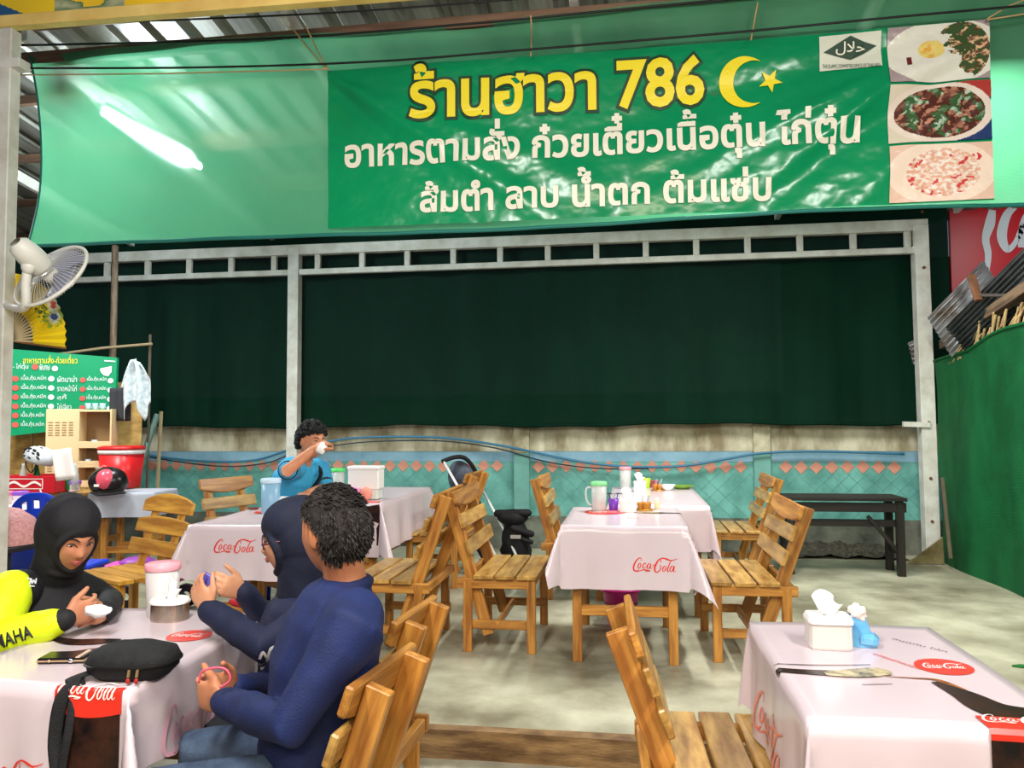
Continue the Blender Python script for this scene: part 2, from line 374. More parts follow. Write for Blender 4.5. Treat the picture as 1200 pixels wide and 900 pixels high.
# dark back netting
nb = netmat('dark_shade_net', (6, 42, 29), .02, .06, 200, spec=.08)
def backnet(u, v):
    X = SX0 + (3.1 - SX0) * u; zlo = 1.305 + .014 * math.sin(X * 2.1) + .006 * math.sin(X * 7.3); z = zlo + (4.2 - zlo) * v
    return Vector((X, WY - .16 + .02 * math.sin(X * 9 + .6 * v) + .012 * math.sin(X * 31) * (1 - v), z))
o = MB().grid(backnet, 160, 14).build('shade_net', nb, smooth=True, norecalc=True); tag(o, 'dark green shade netting hung behind the white truss above the back wall', 'netting')
h = [backnet(i / 160, 0) + Vector((0, -.01, .0)) for i in range(161)]; MB().tube(h, .018, 6).build('hem', nb, o, smooth=True)
# right side netting wall
gnet = netmat('green_shade_net', (28, 118, 66), .03, .25, 160, var=.5)
GX = 2.87; za, zc = PX(1097, 428, GX), PX(1200, 378, GX)
def sidenet(u, v):
    Y = 7.95 - 4.6 * u; t = (7.95 - Y) / (7.95 - zc.y); ztop = 1.87 + (zc.z - 1.87) * t + .015 * math.sin(Y * 5)
    return Vector((GX + .02 * math.sin(Y * 4 + v * 3) + .012 * math.sin(v * 9), Y, .0 + ztop * v))
o = MB().grid(sidenet, 50, 20).build('side_net', gnet, smooth=True, norecalc=True); tag(o, 'mid green shade netting stretched as the right side wall', 'netting')
MB().tube([sidenet(i / 50, 1) for i in range(51)], .016, 6).build('hem', gnet, o, smooth=True)
o = plank('bamboo_pole', PX(1104, 560, GX - .05) , PX(1114, 655, GX - .08), .03, .03, mat('grey_wood', (104, 92, 72), .8, var=.4)); tag(o, 'thin weathered pole leaning in the corner behind the right post', 'pole')
# triangular metal sheet at the right post
tp = [PZ(1062, 661, .01), PZ(1107, 661, .01), D(1105, 629, (PZ(1107, 661, .01) - CAM).dot(fh) + .02)]
tag(MB().prism(tp, (0, .015, 0)).build('metal_sheet', mat('brass_sheet', (168, 152, 110), .35, metal=.5, rgb2=(120, 104, 70), vscale=6), bevel=.002), 'triangular tan metal sheet leaning at the foot of the right post', 'sheet')
# ================================================================== ROOF
def rz(Y): return 3.52 + (8.3 - Y) * .13
ceil = empty('ceiling', (0, 0, 0), kind='structure')
shm = mat('roof_sheet', (160, 160, 152), .4, metal=.35, rgb2=(84, 82, 74), vscale=1.2, stretch=(4, .3, 1))
prof = [(0, 0), (.03, .035), (.07, .035), (.1, 0), (.25, 0)]
gsh = MB(); cs = []
for k in range(3):
    for (a, b) in prof[:-1] + ([prof[-1]] if k == 2 else []): cs.append((a + .25 * k, b))
Y0, Y1 = 4.1, 8.9
gsh.add([Vector((a, Y, rz(Y) + b)) for a, b in cs for Y in (Y0, Y1)], [(2 * i, 2 * i + 1, 2 * i + 3, 2 * i + 2) for i in range(len(cs) - 1)])
gm = gsh.mesh('roof_sheet'); gm.materials.append(shm)
for i in range(17):
    o = bpy.data.objects.new('roof_sheet', gm); col.objects.link(o); o.parent = ceil; o.location = (-8.2 + .75 * i, 0, .004 * (i % 2))
for Y in (4.55, 5.4, 6.3, 7.2, 8.1): plank('purlin', (-8.2, Y, rz(Y) - .04), (4.5, Y, rz(Y) - .04), .05, .07, mat('brown_beam', (134, 104, 82), .7, rgb2=(88, 64, 50), vscale=3, stretch=(.5, 4, 4)), ceil)
for X in (-5.6, -3.9, -2.1, -.3, 1.5, 3.2): plank('rafter', (X, 4.5, rz(4.5) - .13), (X, 8.2, rz(8.2) - .13), .05, .1, paint(), ceil)
# tube lamp behind the net
t1, t2 = PY(129, 124, 5.05), PY(244, 203, 6.25); zz = (t1.z + t2.z) / 2; tx = (t1.x + t2.x) / 2
def tube_lamp(x, ya, yb, z, e, label):
    r = empty('tube_lamp', (x, (ya + yb) / 2, z), label=label, cat='lamp'); hl = (yb - ya) / 2
    MB().tube([(0, -hl, 0), (0, hl, 0)], .019, 10).build('glass_tube', mat('tube_glow', (235, 250, 255), .3, emit=e), r, smooth=True)
    MB().box((0, 0, .045), (.05, 2 * hl + .06, .04)).build('housing', mat('lamp_white', (235, 235, 230), .5), r, bevel=.004)
    g = MB(); g.box((0, -hl - .01, .01), (.035, .025, .06)); g.box((0, hl + .01, .01), (.035, .025, .06)); g.build('end_cap', mat('lamp_white', (235, 235, 230), .5), r, bevel=.003)
    MB().beam((0, 0, .06), (0, 0, rz((ya + yb) / 2) - z), .012, .012).build('hanger', mat('lamp_white', (0, 0, 0)), r)
tube_lamp(t1.x, t1.y, t2.y, zz, 420, 'glowing fluorescent tube lamp shining through the left part of the hung green net')
# front beams and cables
NY = 4.6
bb = mat('brown_beam', (134, 104, 82), .7)
a, b = PY(-60, 76, NY - .02), PY(1300, -32, NY - .02); zz_ = PY(300, 49, NY).z
tag(plank('timber_beam', (a.x, NY, zz_), (b.x, NY, zz_), .06, .085, bb), 'long brown timber beam that the green banner net hangs from', 'beam')
yb_ = 3.7; a = PY(-80, 34, yb_); b = PY(700, -14, yb_)
tag(plank('yellow_pole', (a.x, yb_, PY(0, 27, yb_).z), (b.x + .5, yb_, PY(400, 2, yb_).z + .005), .06, .062, mat('yellow_paint', (244, 214, 130), .45, rgb2=(222, 182, 96), vscale=3)), 'pale yellow pole crossing the top left corner', 'pole')
# print sheet above yellow pole
def flag(u, v): p0 = PY(-40, 26, yb_ + .03); p1 = PY(340, 0, yb_ + .03); return Vector((p0.x + (p1.x - p0.x) * u, yb_ + .05 + .01 * math.sin(u * 20), p0.z + .0 + .22 * v))
def flagc(u, v):
    n = fbm(u * 9, v * 3, 2)
    if u < .28: return (40, 92, 140) if u < .21 - .12 * v * 2 else (252, 212, 40)
    if u < .5 and n > -.2 and v < .9: return mix((40, 90, 50), (190, 190, 150), n + .5)
    if u > .78 and n > .2: return (210, 60, 40)
    return (254, 206, 40)
o = painted('poster', printmat('print_paper', .5), flag, flagc, 200, 36); tag(o, 'bright yellow printed banner strip above the pale yellow pole, cut by the frame', 'poster')
cabm = mat('black_cable', (14, 14, 16), .5)
def cable(pts, r, lab):
    tag(MB().tube(catmull([PY(x, y, yy) for x, y, yy in pts], 8), r, 6).build('power_cable', cabm, smooth=True), lab, 'cable', None)
cable([(-20, 54, 4.45), (300, 46, 4.5), (560, 27, 4.5), (750, 9, 4.5), (1000, -14, 4.5)], .008, 'thick black cable running along the brown timber beam')
cable([(-20, 80, 4.4), (230, 79, 4.4), (440, 72, 4.42), (620, 58, 4.42), (860, 38, 4.42), (1050, 20, 4.42), (1230, 4, 4.42)], .007, 'black cable crossing the hung net just above the printed banner')
cable([(-20, 32, 4.0), (240, 22, 4.0), (420, 13, 4.0), (640, -4, 4.0)], .006, 'thin black cable highest of the three under the yellow pole')
# ================================================================== BANNER NET
netg = netmat('mint_shade_net', (104, 198, 148), .10, .55, 330, haze=.22)
n00 = PY(38, 283, NY); n10 = PY(1290, 243, NY); zlo = (PY(300, 279, NY).z + PY(900, 262, NY).z) / 2
n01 = PY(28, 74, NY)
def netY(X, Z): return NY - .05 + .02 * math.sin(X * 2.1 + Z) + .006 * math.sin(X * 9 + Z * 6)
xR = PY(1290, 120, NY).x
zTop = zz_ + .0
def netf(u, v):
    xl_ = n00.x + .13 * math.sin(PI * v) * 0 + .09 * (1 - (2 * v - 1) ** 2) - .03 * v
    X = xl_ + (xR - xl_) * u; sag = .025 * abs(math.sin(X * 1.6))
    Z = zlo + .012 * math.sin(X * 1.3) + (zTop - sag * 0 - zlo) * v
    return Vector((X, netY(X, Z), Z))
o = MB().grid(netf, 150, 30).build('banner_net', netg, smooth=True, norecalc=True); tag(o, 'mint green woven shade net hanging from the beam behind the printed shop banner', 'netting')
MB().tube([netf(i / 150, 0) + Vector((0, -.006, .01)) for i in range(151)], .012, 6).build('hem', mat('net_hem', (30, 120, 110), .6), o, smooth=True)
MB().tube([netf(0, i / 30) for i in range(31)], .007, 6).build('hem', mat('net_hem', (0, 0, 0)), o, smooth=True)
# printed banner
BY = NY - .10
c00, c10, c11, c01 = PY(385, 268, BY), PY(1164, 235, BY), PY(1157, 24, BY), PY(385, 84, BY)
def ridge(X, Z, a, b, wd, amp, dec=0):
    a = Vector((a.x, a.z)); b = Vector((b.x, b.z)); d = b - a; L_ = d.length; d /= L_; p = Vector((X, Z)) - a; t = p.dot(d) / L_; s_ = p.x * d.y - p.y * d.x
    k = max(0, min(1, (t + .05) * 6)) * max(0, min(1, (1.15 - t) * 4)); return amp * k * math.exp(-(s_ / (wd * (.6 + t))) ** 2)
RG = [((386, 90), (640, 250), .05, .022), ((386, 96), (560, 262), .05, -.016), ((386, 92), (720, 225), .05, .012),
      ((1150, 50), (760, 262), .09, .02), ((1150, 60), (840, 268), .07, -.018), ((1120, 70), (700, 210), .08, .018), ((1100, 40), (690, 150), .07, -.014),
      ((1040, 100), (860, 250), .05, .016), ((1040, 80), (700, 262), .05, .014), ((1140, 90), (980, 262), .06, .014)]
RGW = [(PY(*a, BY), PY(*b, BY), w_, m_) for a, b, w_, m_ in RG]
def bY(X, Z):
    y = BY + .012 * math.sin(X * 1.9 + 1) + .008 * fbm(X * 2.2, Z * 3.2, 1) + .004 * fbm(X * 7, Z * 9, 4)
    for a, b, w_, m_ in RGW: y -= ridge(X, Z, a, b, w_, m_)
    return y
def bpt(s, t, off=0):
    p = (c00 * (1 - s) + c10 * s) * (1 - t) + (c01 * (1 - s) + c11 * s) * t
    return Vector((p.x, bY(p.x, p.z) - off, p.z))
ban = MB().grid(bpt, 380, 110).build('shop_banner', mat('banner_vinyl', (0, 150, 92), .24, rgb2=(0, 134, 82), vscale=.8, spec=.6), smooth=True, norecalc=True)
tag(ban, 'glossy green printed shop banner with yellow and white Thai lettering and crescent', 'banner')
def bmap(off): return lambda px, py: (lambda p: Vector((p.x, bY(p.x, p.z) - off, p.z)))(PY(px, py, BY))
ylw = mat('banner_yellow', (248, 226, 40), .4); wht = mat('banner_white', (238, 234, 214), .4); dkg = mat('banner_dark', (20, 62, 34), .45)
def bline(body, m, xa, ya, xb, yb, hpx, bold, off, name='lettering', outline=None, desc=0):
    # baseline from (xa,ya) to (xb,yb) in the banner's own plane, hpx = height of an o-type letter
    vs, fs = text_tris(body, bold); rvs, _ = text_tris('ฮ', bold)
    base = [v.y for v in text_tris('น', 0)[0]]; y0_, y1_ = min(base), max(base)
    ref, _ = text_tris(body, 0); x0_, x1_ = min(v.x for v in ref), max(v.x for v in ref)
    A = PY(xa, ya, BY); B = PY(xb, yb, BY); hh = (PY(xa, ya - hpx, BY).z - A.z) / (y1_ - y0_)
    def mp(v):
        s_ = (v.x - x0_) / (x1_ - x0_); X = A.x + (B.x - A.x) * s_; Z = A.z + (B.z - A.z) * s_ + (v.y - y0_) * hh; return Vector((X, bY(X, Z) - off, Z))
    return MB().add([mp(v) for v in vs], fs).build(name, m, ban, norecalc=True)
bline('ร้านฮาวา 786', dkg, 483, 140, 824, 119, 40, .075, .006, 'letter_outline')
bline('ร้านฮาวา 786', ylw, 483, 140, 824, 119, 40, .028, .010)
bline('อาหารตามสั่ง ก๋วยเตี๋ยวเนื้อตุ๋น ไก่ตุ๋น', wht, 406, 197, 1006, 166, 24, .03, .009)
bline('ส้มตำ ลาบ น้ำตก ต้มแซ่บ', wht, 494, 249, 903, 234, 23, .03, .009)
bm_ = bmap(.010)
cr_ = []; cx, cy = 873, 96
for i in range(40):
    a = R(53) + R(254) * i / 39; cr_.append((cx + 30 * math.cos(a) * 1.0, cy - 30 * math.sin(a)))
inn = []
for i in range(40):
    a = R(74) + R(212) * i / 39; inn.append((cx + 11 + 24.5 * math.cos(a), cy - 0 - 25 * math.sin(a)))
g = MB(); g.add([bm_(*p) for p in cr_ + inn], [(i, i + 1, 41 + i, 40 + i) for i in range(39)]); g.build('crescent', ylw, ban, norecalc=True)
MB().poly([bm_(*p) for p in star(903, 94, 14.5, .15)]).build('star', ylw, ban, norecalc=True)
def quadgrid(q, n1, n2, mp): 
    def f(u, v):
        x = (q[0][0] * (1 - u) + q[1][0] * u) * (1 - v) + (q[3][0] * (1 - u) + q[2][0] * u) * v; y = (q[0][1] * (1 - u) + q[1][1] * u) * (1 - v) + (q[3][1] * (1 - u) + q[2][1] * u) * v; return mp(x, y)
    return f
MB().grid(quadgrid([(961, 83), (1033, 78), (1032, 37), (960, 43)], 12, 8, bmap(.007)), 12, 8).build('certificate_plate', mat('cream_print', (222, 226, 206), .4), ban, norecalc=True)
MB().add([bmap(.013)(*p) for p in [(965, 62), (981, 52), (996, 43), (1012, 50), (1027, 54), (1012, 63), (997, 70), (981, 66)]], [(0, 1, 7), (1, 2, 7), (2, 3, 6, 7), (3, 4, 5), (3, 5, 6)]).build('emblem', dkg, ban, norecalc=True)
m_ = bmap(.017); text_on('lettering', 'ﻝﻼﺣ', wht, lambda x, y: m_(x, y), (979, 65, 1013, 50), ban, .01)
text_on('lettering', 'THE ISLAMIC COMMITTEE OFFICE OF THAILAND', dkg, lambda x, y: m_(x, y), (964, 80, 1030, 75.5), ban)
# food photographs
def food(kind):
    def f(u, v):
        n = fbm(u * 7, v * 6, kind * 5, 5); n2 = noise.cell(Vector((u * 26 + 1.6 * n, v * 17 + 1.6 * n, kind * 3))); n3 = fbm(u * 20, v * 18, kind)
        if kind == 0:
            c = (232, 230, 214)
            if (u - .55) ** 2 / .34 + (v - .5) ** 2 / .33 > 1: c = (168, 150, 150)
            if ((u - .42) / .13) ** 2 + ((v - .55) / .17) ** 2 < 1: c = mix((238, 214, 120), (232, 160, 60), n2)
            if u > .62 + .15 * (1 - v) - .1 * (v > .4) + .1 * n and (u - .72) ** 2 / .08 + (v - .5) ** 2 / .25 < 1: c = mix((96, 56, 36), (232, 196, 150), .5 + n3 * 1.4) if n2 > .25 else (60, 84, 44)
            if abs(u - .2) < .025 and .3 < v < .45: c = (110, 40, 30)
            return c
        if kind == 1:
            r = ((u - .5) / .52) ** 2 + ((v - .5) / .52) ** 2
            if r > 1: return (180, 60, 50) if v > .7 and u > .6 else (226, 214, 190) if u < .5 else (40, 60, 110)
            if r > .72: return (238, 222, 206)
            return mix((84, 40, 28), (208, 150, 120), n2) if n > -.12 else mix((60, 96, 52), (206, 226, 206), n2)
        r = ((u - .52) / .36) ** 2 + ((v - .5) / .42) ** 2
        if (u - .5) ** 2 / .28 + (v - .5) ** 2 / .3 > 1: return (236, 200, 176)
        if n2 > .86 and (r < 1 or u > .8): return (214, 60, 60)
        if r < 1: return mix((232, 170, 140), (250, 240, 226), .5 + n3 * 1.5)
        return (250, 226, 204)
    return f
for k, q in enumerate([[(1040, 101), (1158, 93), (1157, 25), (1039, 35)], [(1040, 170), (1161, 164), (1159, 95), (1040, 104)], [(1041, 239), (1163, 234), (1161, 167), (1041, 173)]]):
    o = painted('food_photo', printmat('print_gloss', .3), quadgrid(q, 1, 1, bmap(.010)), food(k), 130, 78, ban)
    o['label'] = ['printed photo of a fried egg beside minced meat on a white plate', 'printed photo of a beef soup bowl', 'printed photo of a pale noodle salad plate'][k]
# twine ties
TWL = ['tan twine from the beam to the upper left banner corner, left strand of the pair', 'tan twine to the upper left banner corner, right strand of the pair', 'vertical tan twine above the word before the numerals on the banner', 'tan twine above the crescent on the banner', 'tan twine at the upper right banner corner, steeper of the two', 'long level tan twine across the plain net left of the banner', 'tan twine at the upper right banner corner, flatter of the two']
tw = mat('twine', (196, 160, 110), .8)
for pts in [[(340, 30), (360, 55), (383, 81)], [(358, 30), (370, 55), (384, 81)], [(622, 18), (623, 40), (622, 66)], [(888, 3), (884, 25), (880, 47)], [(1157, 22), (1180, 8), (1215, -6)], [(20, 88), (200, 86), (385, 81)], [(1157, 23), (1190, 18), (1215, 14)]]:
    tag(MB().tube([PY(x, y, NY - .16) for x, y in pts], .0045, 5).build('twine', tw), TWL.pop(0), 'string', 'twine ties of the banner')
# ================================================================== right outside: red sign, metal sheets, timber, reeds
sy = 8.6; q = [PY(1114, 332, sy), PY(1270, 300, sy), PY(1270, 236, sy), PY(1113, 250, sy)]
q = [Vector((PY(1114, 300, sy).x, sy, PY(1115, 345, sy).z)), Vector((PY(1290, 300, sy).x, sy, PY(1115, 345, sy).z)), Vector((PY(1290, 300, sy).x, sy, PY(1115, 200, sy).z)), Vector((PY(1114, 300, sy).x, sy, PY(1115, 200, sy).z))]
sg = MB().prism(q, (0, .04, 0)).build('red_sign', mat('sign_red', (206, 22, 40), .35), bevel=.003); tag(sg, 'red drink sign with white flowing letters at the right edge behind the corrugated sheets', 'sign')
def rib(pts, w0):
    g = MB(); P = catmull([(x, y, w_) for x, y, w_ in pts], 8); n = len(P); A = []; B = []
    for i, p in enumerate(P):
        t = (P[min(i + 1, n - 1)].xy - P[max(i - 1, 0)].xy).normalized(); qn = Vector((-t.y, t.x)) * p.z
        A.append(PY(p.x + qn.x, p.y + qn.y, sy - .005)); B.append(PY(p.x - qn.x, p.y - qn.y, sy - .005))
    g.add(A + B, [(i, i + 1, n + i + 1, n + i) for i in range(n - 1)]); g.build('lettering', mat('sign_white', (222, 230, 240), .4), sg, norecalc=True)
rib([(1163, 246, 4), (1160, 262, 6), (1155, 280, 4.5), (1158, 298, 4), (1156, 320, 3)], 1)
rib([(1192, 240, 3), (1180, 252, 5), (1174, 275, 6), (1180, 292, 4), (1190, 284, 3), (1200, 262, 4)], 1)
rib([(1212, 240, 4), (1200, 262, 5), (1198, 290, 5)], 1)
# bundled corrugated sheets
shg = steelg()
def corr(name, A, B, wdir, wid, m, lab, nseg=9, amp=.014):
    A = Vector(A); B = Vector(B); wdir = Vector(wdir).normalized(); ax = (B - A).normalized(); nrm = ax.cross(wdir).normalized(); g = MB(); n = nseg * 6
    g.add([P + wdir * (wid * i / n) + nrm * (amp * math.sin(2 * PI * i / 6)) for i in range(n + 1) for P in (A, B)], [(2 * i, 2 * i + 1, 2 * i + 3, 2 * i + 2) for i in range(n)])
    o = g.build(name, m, smooth=True, norecalc=True, thick=.003); tag(o, lab, 'metal sheet'); return o
corr('corrugated_sheet', PY(1087, 372, 7.6), PY(1152, 305, 7.6), (.22, -.1, -.5), .42, mat('zinc_light', (176, 180, 184), .35, metal=.6, rgb2=(110, 96, 84), vscale=6, stretch=(1, 3, 1)), 'pale silver corrugated sheet with rusty lower end beside the right post', 9)
corr('corrugated_sheet', PY(1108, 384, 7.3), PY(1285, 204, 6.0), (.3, -.1, -.45), .36, mat('zinc_dark', (112, 116, 118), .4, metal=.6, rgb2=(70, 72, 72), vscale=4), 'long dark grey corrugated sheet sloping up out of the right edge', 10)
corr('corrugated_sheet', PY(1064, 402, 8.12), PY(1086, 392, 8.12), (.1, 0, -.5), .22, mat('zinc_light', (0, 0, 0)), 'small piece of silver corrugated sheet poking out left of the right post', 5)
tag(plank('timber_pole', PX(1106, 404, GX + .10), PX(1236, 316, GX + .10), .085, .085, mat('old_timber', (140, 116, 92), .8, rgb2=(84, 64, 50), vscale=6, stretch=(.5, 5, 5), bump=.3)), 'old rounded timber pole sloping above the right green netting', 'pole')
tag(plank('wooden_brace', PX(1138, 322, GX - .02), PX(1147, 352, GX - .02), .06, .03, mat('brace_wood', (146, 98, 66), .8, rgb2=(96, 60, 40), vscale=5)), 'short rusty brown wooden cleat nailed across the corrugated sheets', 'brace')
tag(plank('iron_bar', PX(1150, 346, GX - .02), PX(1180, 346, GX + .1), .025, .025, mat('dark_iron', (70, 62, 58), .6)), 'short dark bar sticking out of the wooden cleat at right', 'bar')
rd = empty('reed_bundle', (GX + .1, 6.6, 1.9), label='pale dry reed stalks sticking up over the right green netting', cat='reeds'); rm = mat('reed', (206, 176, 124), .8, rgb2=(150, 120, 78), vscale=8)
for i in range(34):
    px = 1108 + i * 2.9 + random.uniform(-2, 2); yb = 424 - (px - 1100) * .46; a = PX(px, yb + 8, GX + .03); b = PX(px + random.uniform(2, 22), yb - random.uniform(8, 26) - (px - 1100) * .08, GX + .04)
    MB().beam(a - rd.location, b - rd.location, .012, .012).build('reed', rm, rd)
# far darkness beyond right, put into the near-black colour of a fence
o = MB().box((4.3, 9.6, 1.6), (5, .1, 3.2)).build('outer_fence', mat('painted_darkness', (12, 22, 18), .9)); tag(o, 'dark unlit fence beyond the corner at the far right', 'fence')
# left post with fan
lp = empty('left_post', (0, 0, 0), label='white painted steel post at the left edge carrying the electric fan', cat='post')
py_ = 3.62; a = PY(4, 75, py_)
LPX = PY(5, 300, py_).x
plank('post_tube', (LPX, py_, LOW), (LPX, py_, 3.4), .075, .075, paint(), lp, bevel=.005)
plank('joint_plate', (LPX - .06, py_, PY(5, 78, py_).z), (LPX + .09, py_, PY(5, 78, py_).z), .08, .05, paint(), lp)
# outside the frame, bamboo pole inside at left
tag(MB().tube([PY(135, 288, 7.2), PY(133, 400, 7.2), PY(130, 470, 7.2)] + [Vector((PY(129, 560, 7.2).x, 7.2, 0))], .032, 8).build('bamboo_pole', mat('bamboo', (132, 112, 92), .8, rgb2=(88, 72, 58), vscale=10, stretch=(3, 3, .6)), smooth=True), 'rough brown bamboo pole standing behind the left menu board', 'pole')
tag(MB().tube([PY(62, 416, 7.1), PY(120, 408, 7.1), PY(178, 403, 7.1)], .014, 6).build('bamboo_stick', mat('bamboo_pale', (170, 150, 116), .8)), 'thin horizontal stick above the menu board where the white shirt hangs', 'stick')
tag(MB().tube([PY(176, 392, 7.15), PY(174, 500, 7.15), Vector((PY(172, 560, 7.15).x, 7.15, 0))], .014, 6).build('bamboo_stick', mat('bamboo_dark', (96, 84, 70), .8)), 'thin dark upright stick right of the hanging white shirt', 'stick')
tag(MB().tube([PY(189, 482, 7.5), PY(185, 560, 7.5), Vector((PY(181, 630, 7.5).x, 7.5, 0))] , .02, 6).build('bamboo_stick', mat('bamboo_pale', (0, 0, 0))), 'pale stick leaning against the wall right of the red cooler', 'stick')
tag(MB().tube([PY(184, 486, 7.3), PY(160, 560, 7.0)], .03, 6).build('green_pipe', mat('pipe_green', (96, 122, 110), .6)), 'grey green pipe leaning diagonally beside the red cooler', 'pipe')
# ================================================================== CHAIRS
def make_chair(loc, rz_, label, top=.92, lean=.36, W=.42, Dp=.36, seat=.44, group='slatted wooden chairs', jit=0):
    rnd = random.Random(int(abs(loc[0] * 1000) + abs(loc[1] * 77)))
    c = empty('wooden_chair', loc, rz_, label, 'chair', group); hw = W / 2; hd = Dp / 2; wm, sm = wood(), seatw()
    for sx in (-1, 1):
        for sy in (-1, 1):
            plank('leg', (sx * (hd - .02) - (.05 if sx < 0 else 0), sy * (hw - .03), 0), (sx * (hd - .02) - (.05 if sx < 0 else 0), sy * (hw - .03), seat - .022 if sx > 0 else seat - .035), .05, .036, wm, c, up=(0, 1, 0))
    for sy in (-1, 1):
        plank('side_rail', (-hd - .09, sy * (hw - .03), seat - .05), (hd + .005, sy * (hw - .03), seat - .05), .03, .055, wm, c)
        plank('stretcher', (-hd - .07, sy * (hw - .055), .15), (hd - .0, sy * (hw - .055), .15), .024, .05, wm, c)
    plank('front_rail', (hd - .02, -hw + .05, seat - .052), (hd - .02, hw - .05, seat - .052), .03, .05, wm, c)
    plank('cross_rail', (-hd - .07, -hw + .05, seat - .052), (-hd - .07, hw - .05, seat - .052), .03, .05, wm, c)
    plank('cross_rail', (-.04, -hw + .04, .15), (-.04, hw - .04, .15), .024, .04, wm, c)
    pw = (Dp + .02) / 3
    for k in range(3):
        x = -hd + .0 + pw * (k + .5); plank('seat_board', (x, -hw - .01 + rnd.uniform(-.006, .006), seat - .011), (x, hw + .01 + rnd.uniform(-.006, .006), seat - .011), pw - .014, .024, sm, c, bevel=.004)
    def bx_(z): return -hd - .02 - (z - seat) * lean
    for sy in (-1, 1):
        y = sy * (hw - .075)
        plank('back_rail', (bx_(.09), y, .09), (bx_(top - .03), y, top - .03), .034, .068, wm, c, up=(1, 0, lean))
    n = Vector((1, 0, lean)).normalized(); ups = Vector((-lean, 0, 1)).normalized()
    H_ = top - seat
    for k, (zz, hh, cr) in enumerate(((top - .062, .075, .035), (top - .062 - H_ * .29, .085, 0), (top - .062 - H_ * .58, .085, 0))):
        p = Vector((bx_(zz), 0, zz)) + n * .046
        tilt = rnd.uniform(-.008, .008)
        plank('back_slat', p + Vector((0, -hw - .01, tilt)), p + Vector((0, hw + .01, -tilt)), hh, .024, sm if k else wm, c, up=-n if True else n, bevel=.005, crown=cr)
    return c
# ================================================================== TABLES
def make_table(c, rz_, W, Dp, label, zt=.745, inset=.07, group='wooden tables'):
    t = empty('wooden_table', c, rz_, label, 'table', group); wm = wood(); x, y = W / 2 - inset, Dp / 2 - inset
    for sx in (-1, 1):
        for sy in (-1, 1): plank('leg', (sx * x, sy * y, 0), (sx * x, sy * y, zt - .03), .05, .045, wm, t, up=(0, 1, 0))
    for sy in (-1, 1):
        plank('apron', (-x, sy * y, zt - .07), (x, sy * y, zt - .07), .025, .07, wm, t); plank('stretcher', (-x, sy * y, .28), (x, sy * y, .28), .03, .055, wm, t)
    for sx in (-1, 1):
        plank('apron', (sx * x, -y, zt - .07), (sx * x, y, zt - .07), .025, .07, wm, t); plank('stretcher', (sx * x, -y, .36), (sx * x, y, .36), .025, .05, wm, t)
    n = 5
    for i in range(n):
        xx = -W / 2 + W / n * (i + .5); plank('top_board', (xx, -Dp / 2 + .01, zt - .015), (xx, Dp / 2 - .01, zt - .015), W / n - .006, .028, seatw(), t)
    return t
clothm = mat('vinyl_tablecloth', (218, 202, 208), .2, rgb2=(212, 194, 200), vscale=2, spec=.7)
class Cloth:
    def __init__(s, c, rz_, W, Dp, z, drop=(.33, .33, .33, .33), label='', group='printed plastic tablecloths', flare=.07, seed=0, point=1.0, m=None):
        s.c, s.rz, s.W, s.D, s.z, s.drop, s.fl, s.seed, s.pt = Vector(c), rz_, W / 2, Dp / 2, z, drop, flare, seed, point
        d = drop  # left, right, near, far
        g = MB(); us = [-s.W - d[0] + d[0] * i / 10 for i in range(10)] + [-s.W + W * i / 18 for i in range(19)] + [s.W + d[1] * (i + 1) / 10 for i in range(10)]
        vs_ = [-s.D - d[2] + d[2] * i / 10 for i in range(10)] + [-s.D + Dp * i / 20 for i in range(21)] + [s.D + d[3] * (i + 1) / 10 for i in range(10)]
        nu = len(us)
        g.v = [s(u, v) for v in vs_ for u in us]
        g.f = [(j * nu + i, j * nu + i + 1, (j + 1) * nu + i + 1, (j + 1) * nu + i) for j in range(len(vs_) - 1) for i in range(nu - 1)]
        s.o = g.build('tablecloth', m or clothm, smooth=True, norecalc=True); s.o.location = s.c; s.o.rotation_euler = (0, 0, rz_); tag(s.o, label, 'tablecloth', group)
        s.o.data.polygons.foreach_set('use_smooth', [True] * len(s.o.data.polygons))
    def __call__(s, u, v, off=0):
        W, Dq = s.W, s.D; du = max(abs(u) - W, 0); dv = max(abs(v) - Dq, 0); su = 1 if u > 0 else -1; sv = 1 if v > 0 else -1
        x = max(-W, min(W, u)); y = max(-Dq, min(Dq, v)); z = s.z + .002 * math.sin(u * 9 + s.seed) * math.cos(v * 7)
        if du == 0 and dv == 0: return Vector((x, y, z + off))
        r = math.hypot(du, dv); a = math.atan2(dv, du); k = math.sin(2 * a) if du and dv else 0
        flo = s.fl * r + (.05 * k + .26 * k ** 3) * r * s.pt
        rip = (.010 * math.sin(17 * (v if du else u) + s.seed * 2) + .006 * math.sin(41 * (v if du else u) + s.seed)) * min(1, r / .25) * (1 - k)
        ox = math.cos(a) * su; oy = math.sin(a) * sv
        dn = r * (1 - .18 * k) 
        return Vector((x + ox * (flo + rip + off + .004), y + oy * (flo + rip + off + .004), z - dn))
redp = mat('print_red', (226, 52, 36), .3); whp = mat('print_white', (246, 236, 230), .3); brp = mat('print_black', (34, 22, 18), .25); pinkp = mat('print_pink', (222, 128, 124), .3)
def skirt_logo(C, side, along, zc_, wd, m=redp, flip=1):
    if side == 'near': f = lambda x, y: C(along + (x - .5) * wd, -C.D - zc_ + (y - .17) * wd, .003)
    if side == 'left': f = lambda x, y: C(-C.W - zc_ + (y - .17) * wd, along - (x - .5) * wd, .003)
    if side == 'right': f = lambda x, y: C(C.W + zc_ - (y - .17) * wd, along + (x - .5) * wd, .003)
    return script_mark('script_logo', m, f, C.o)
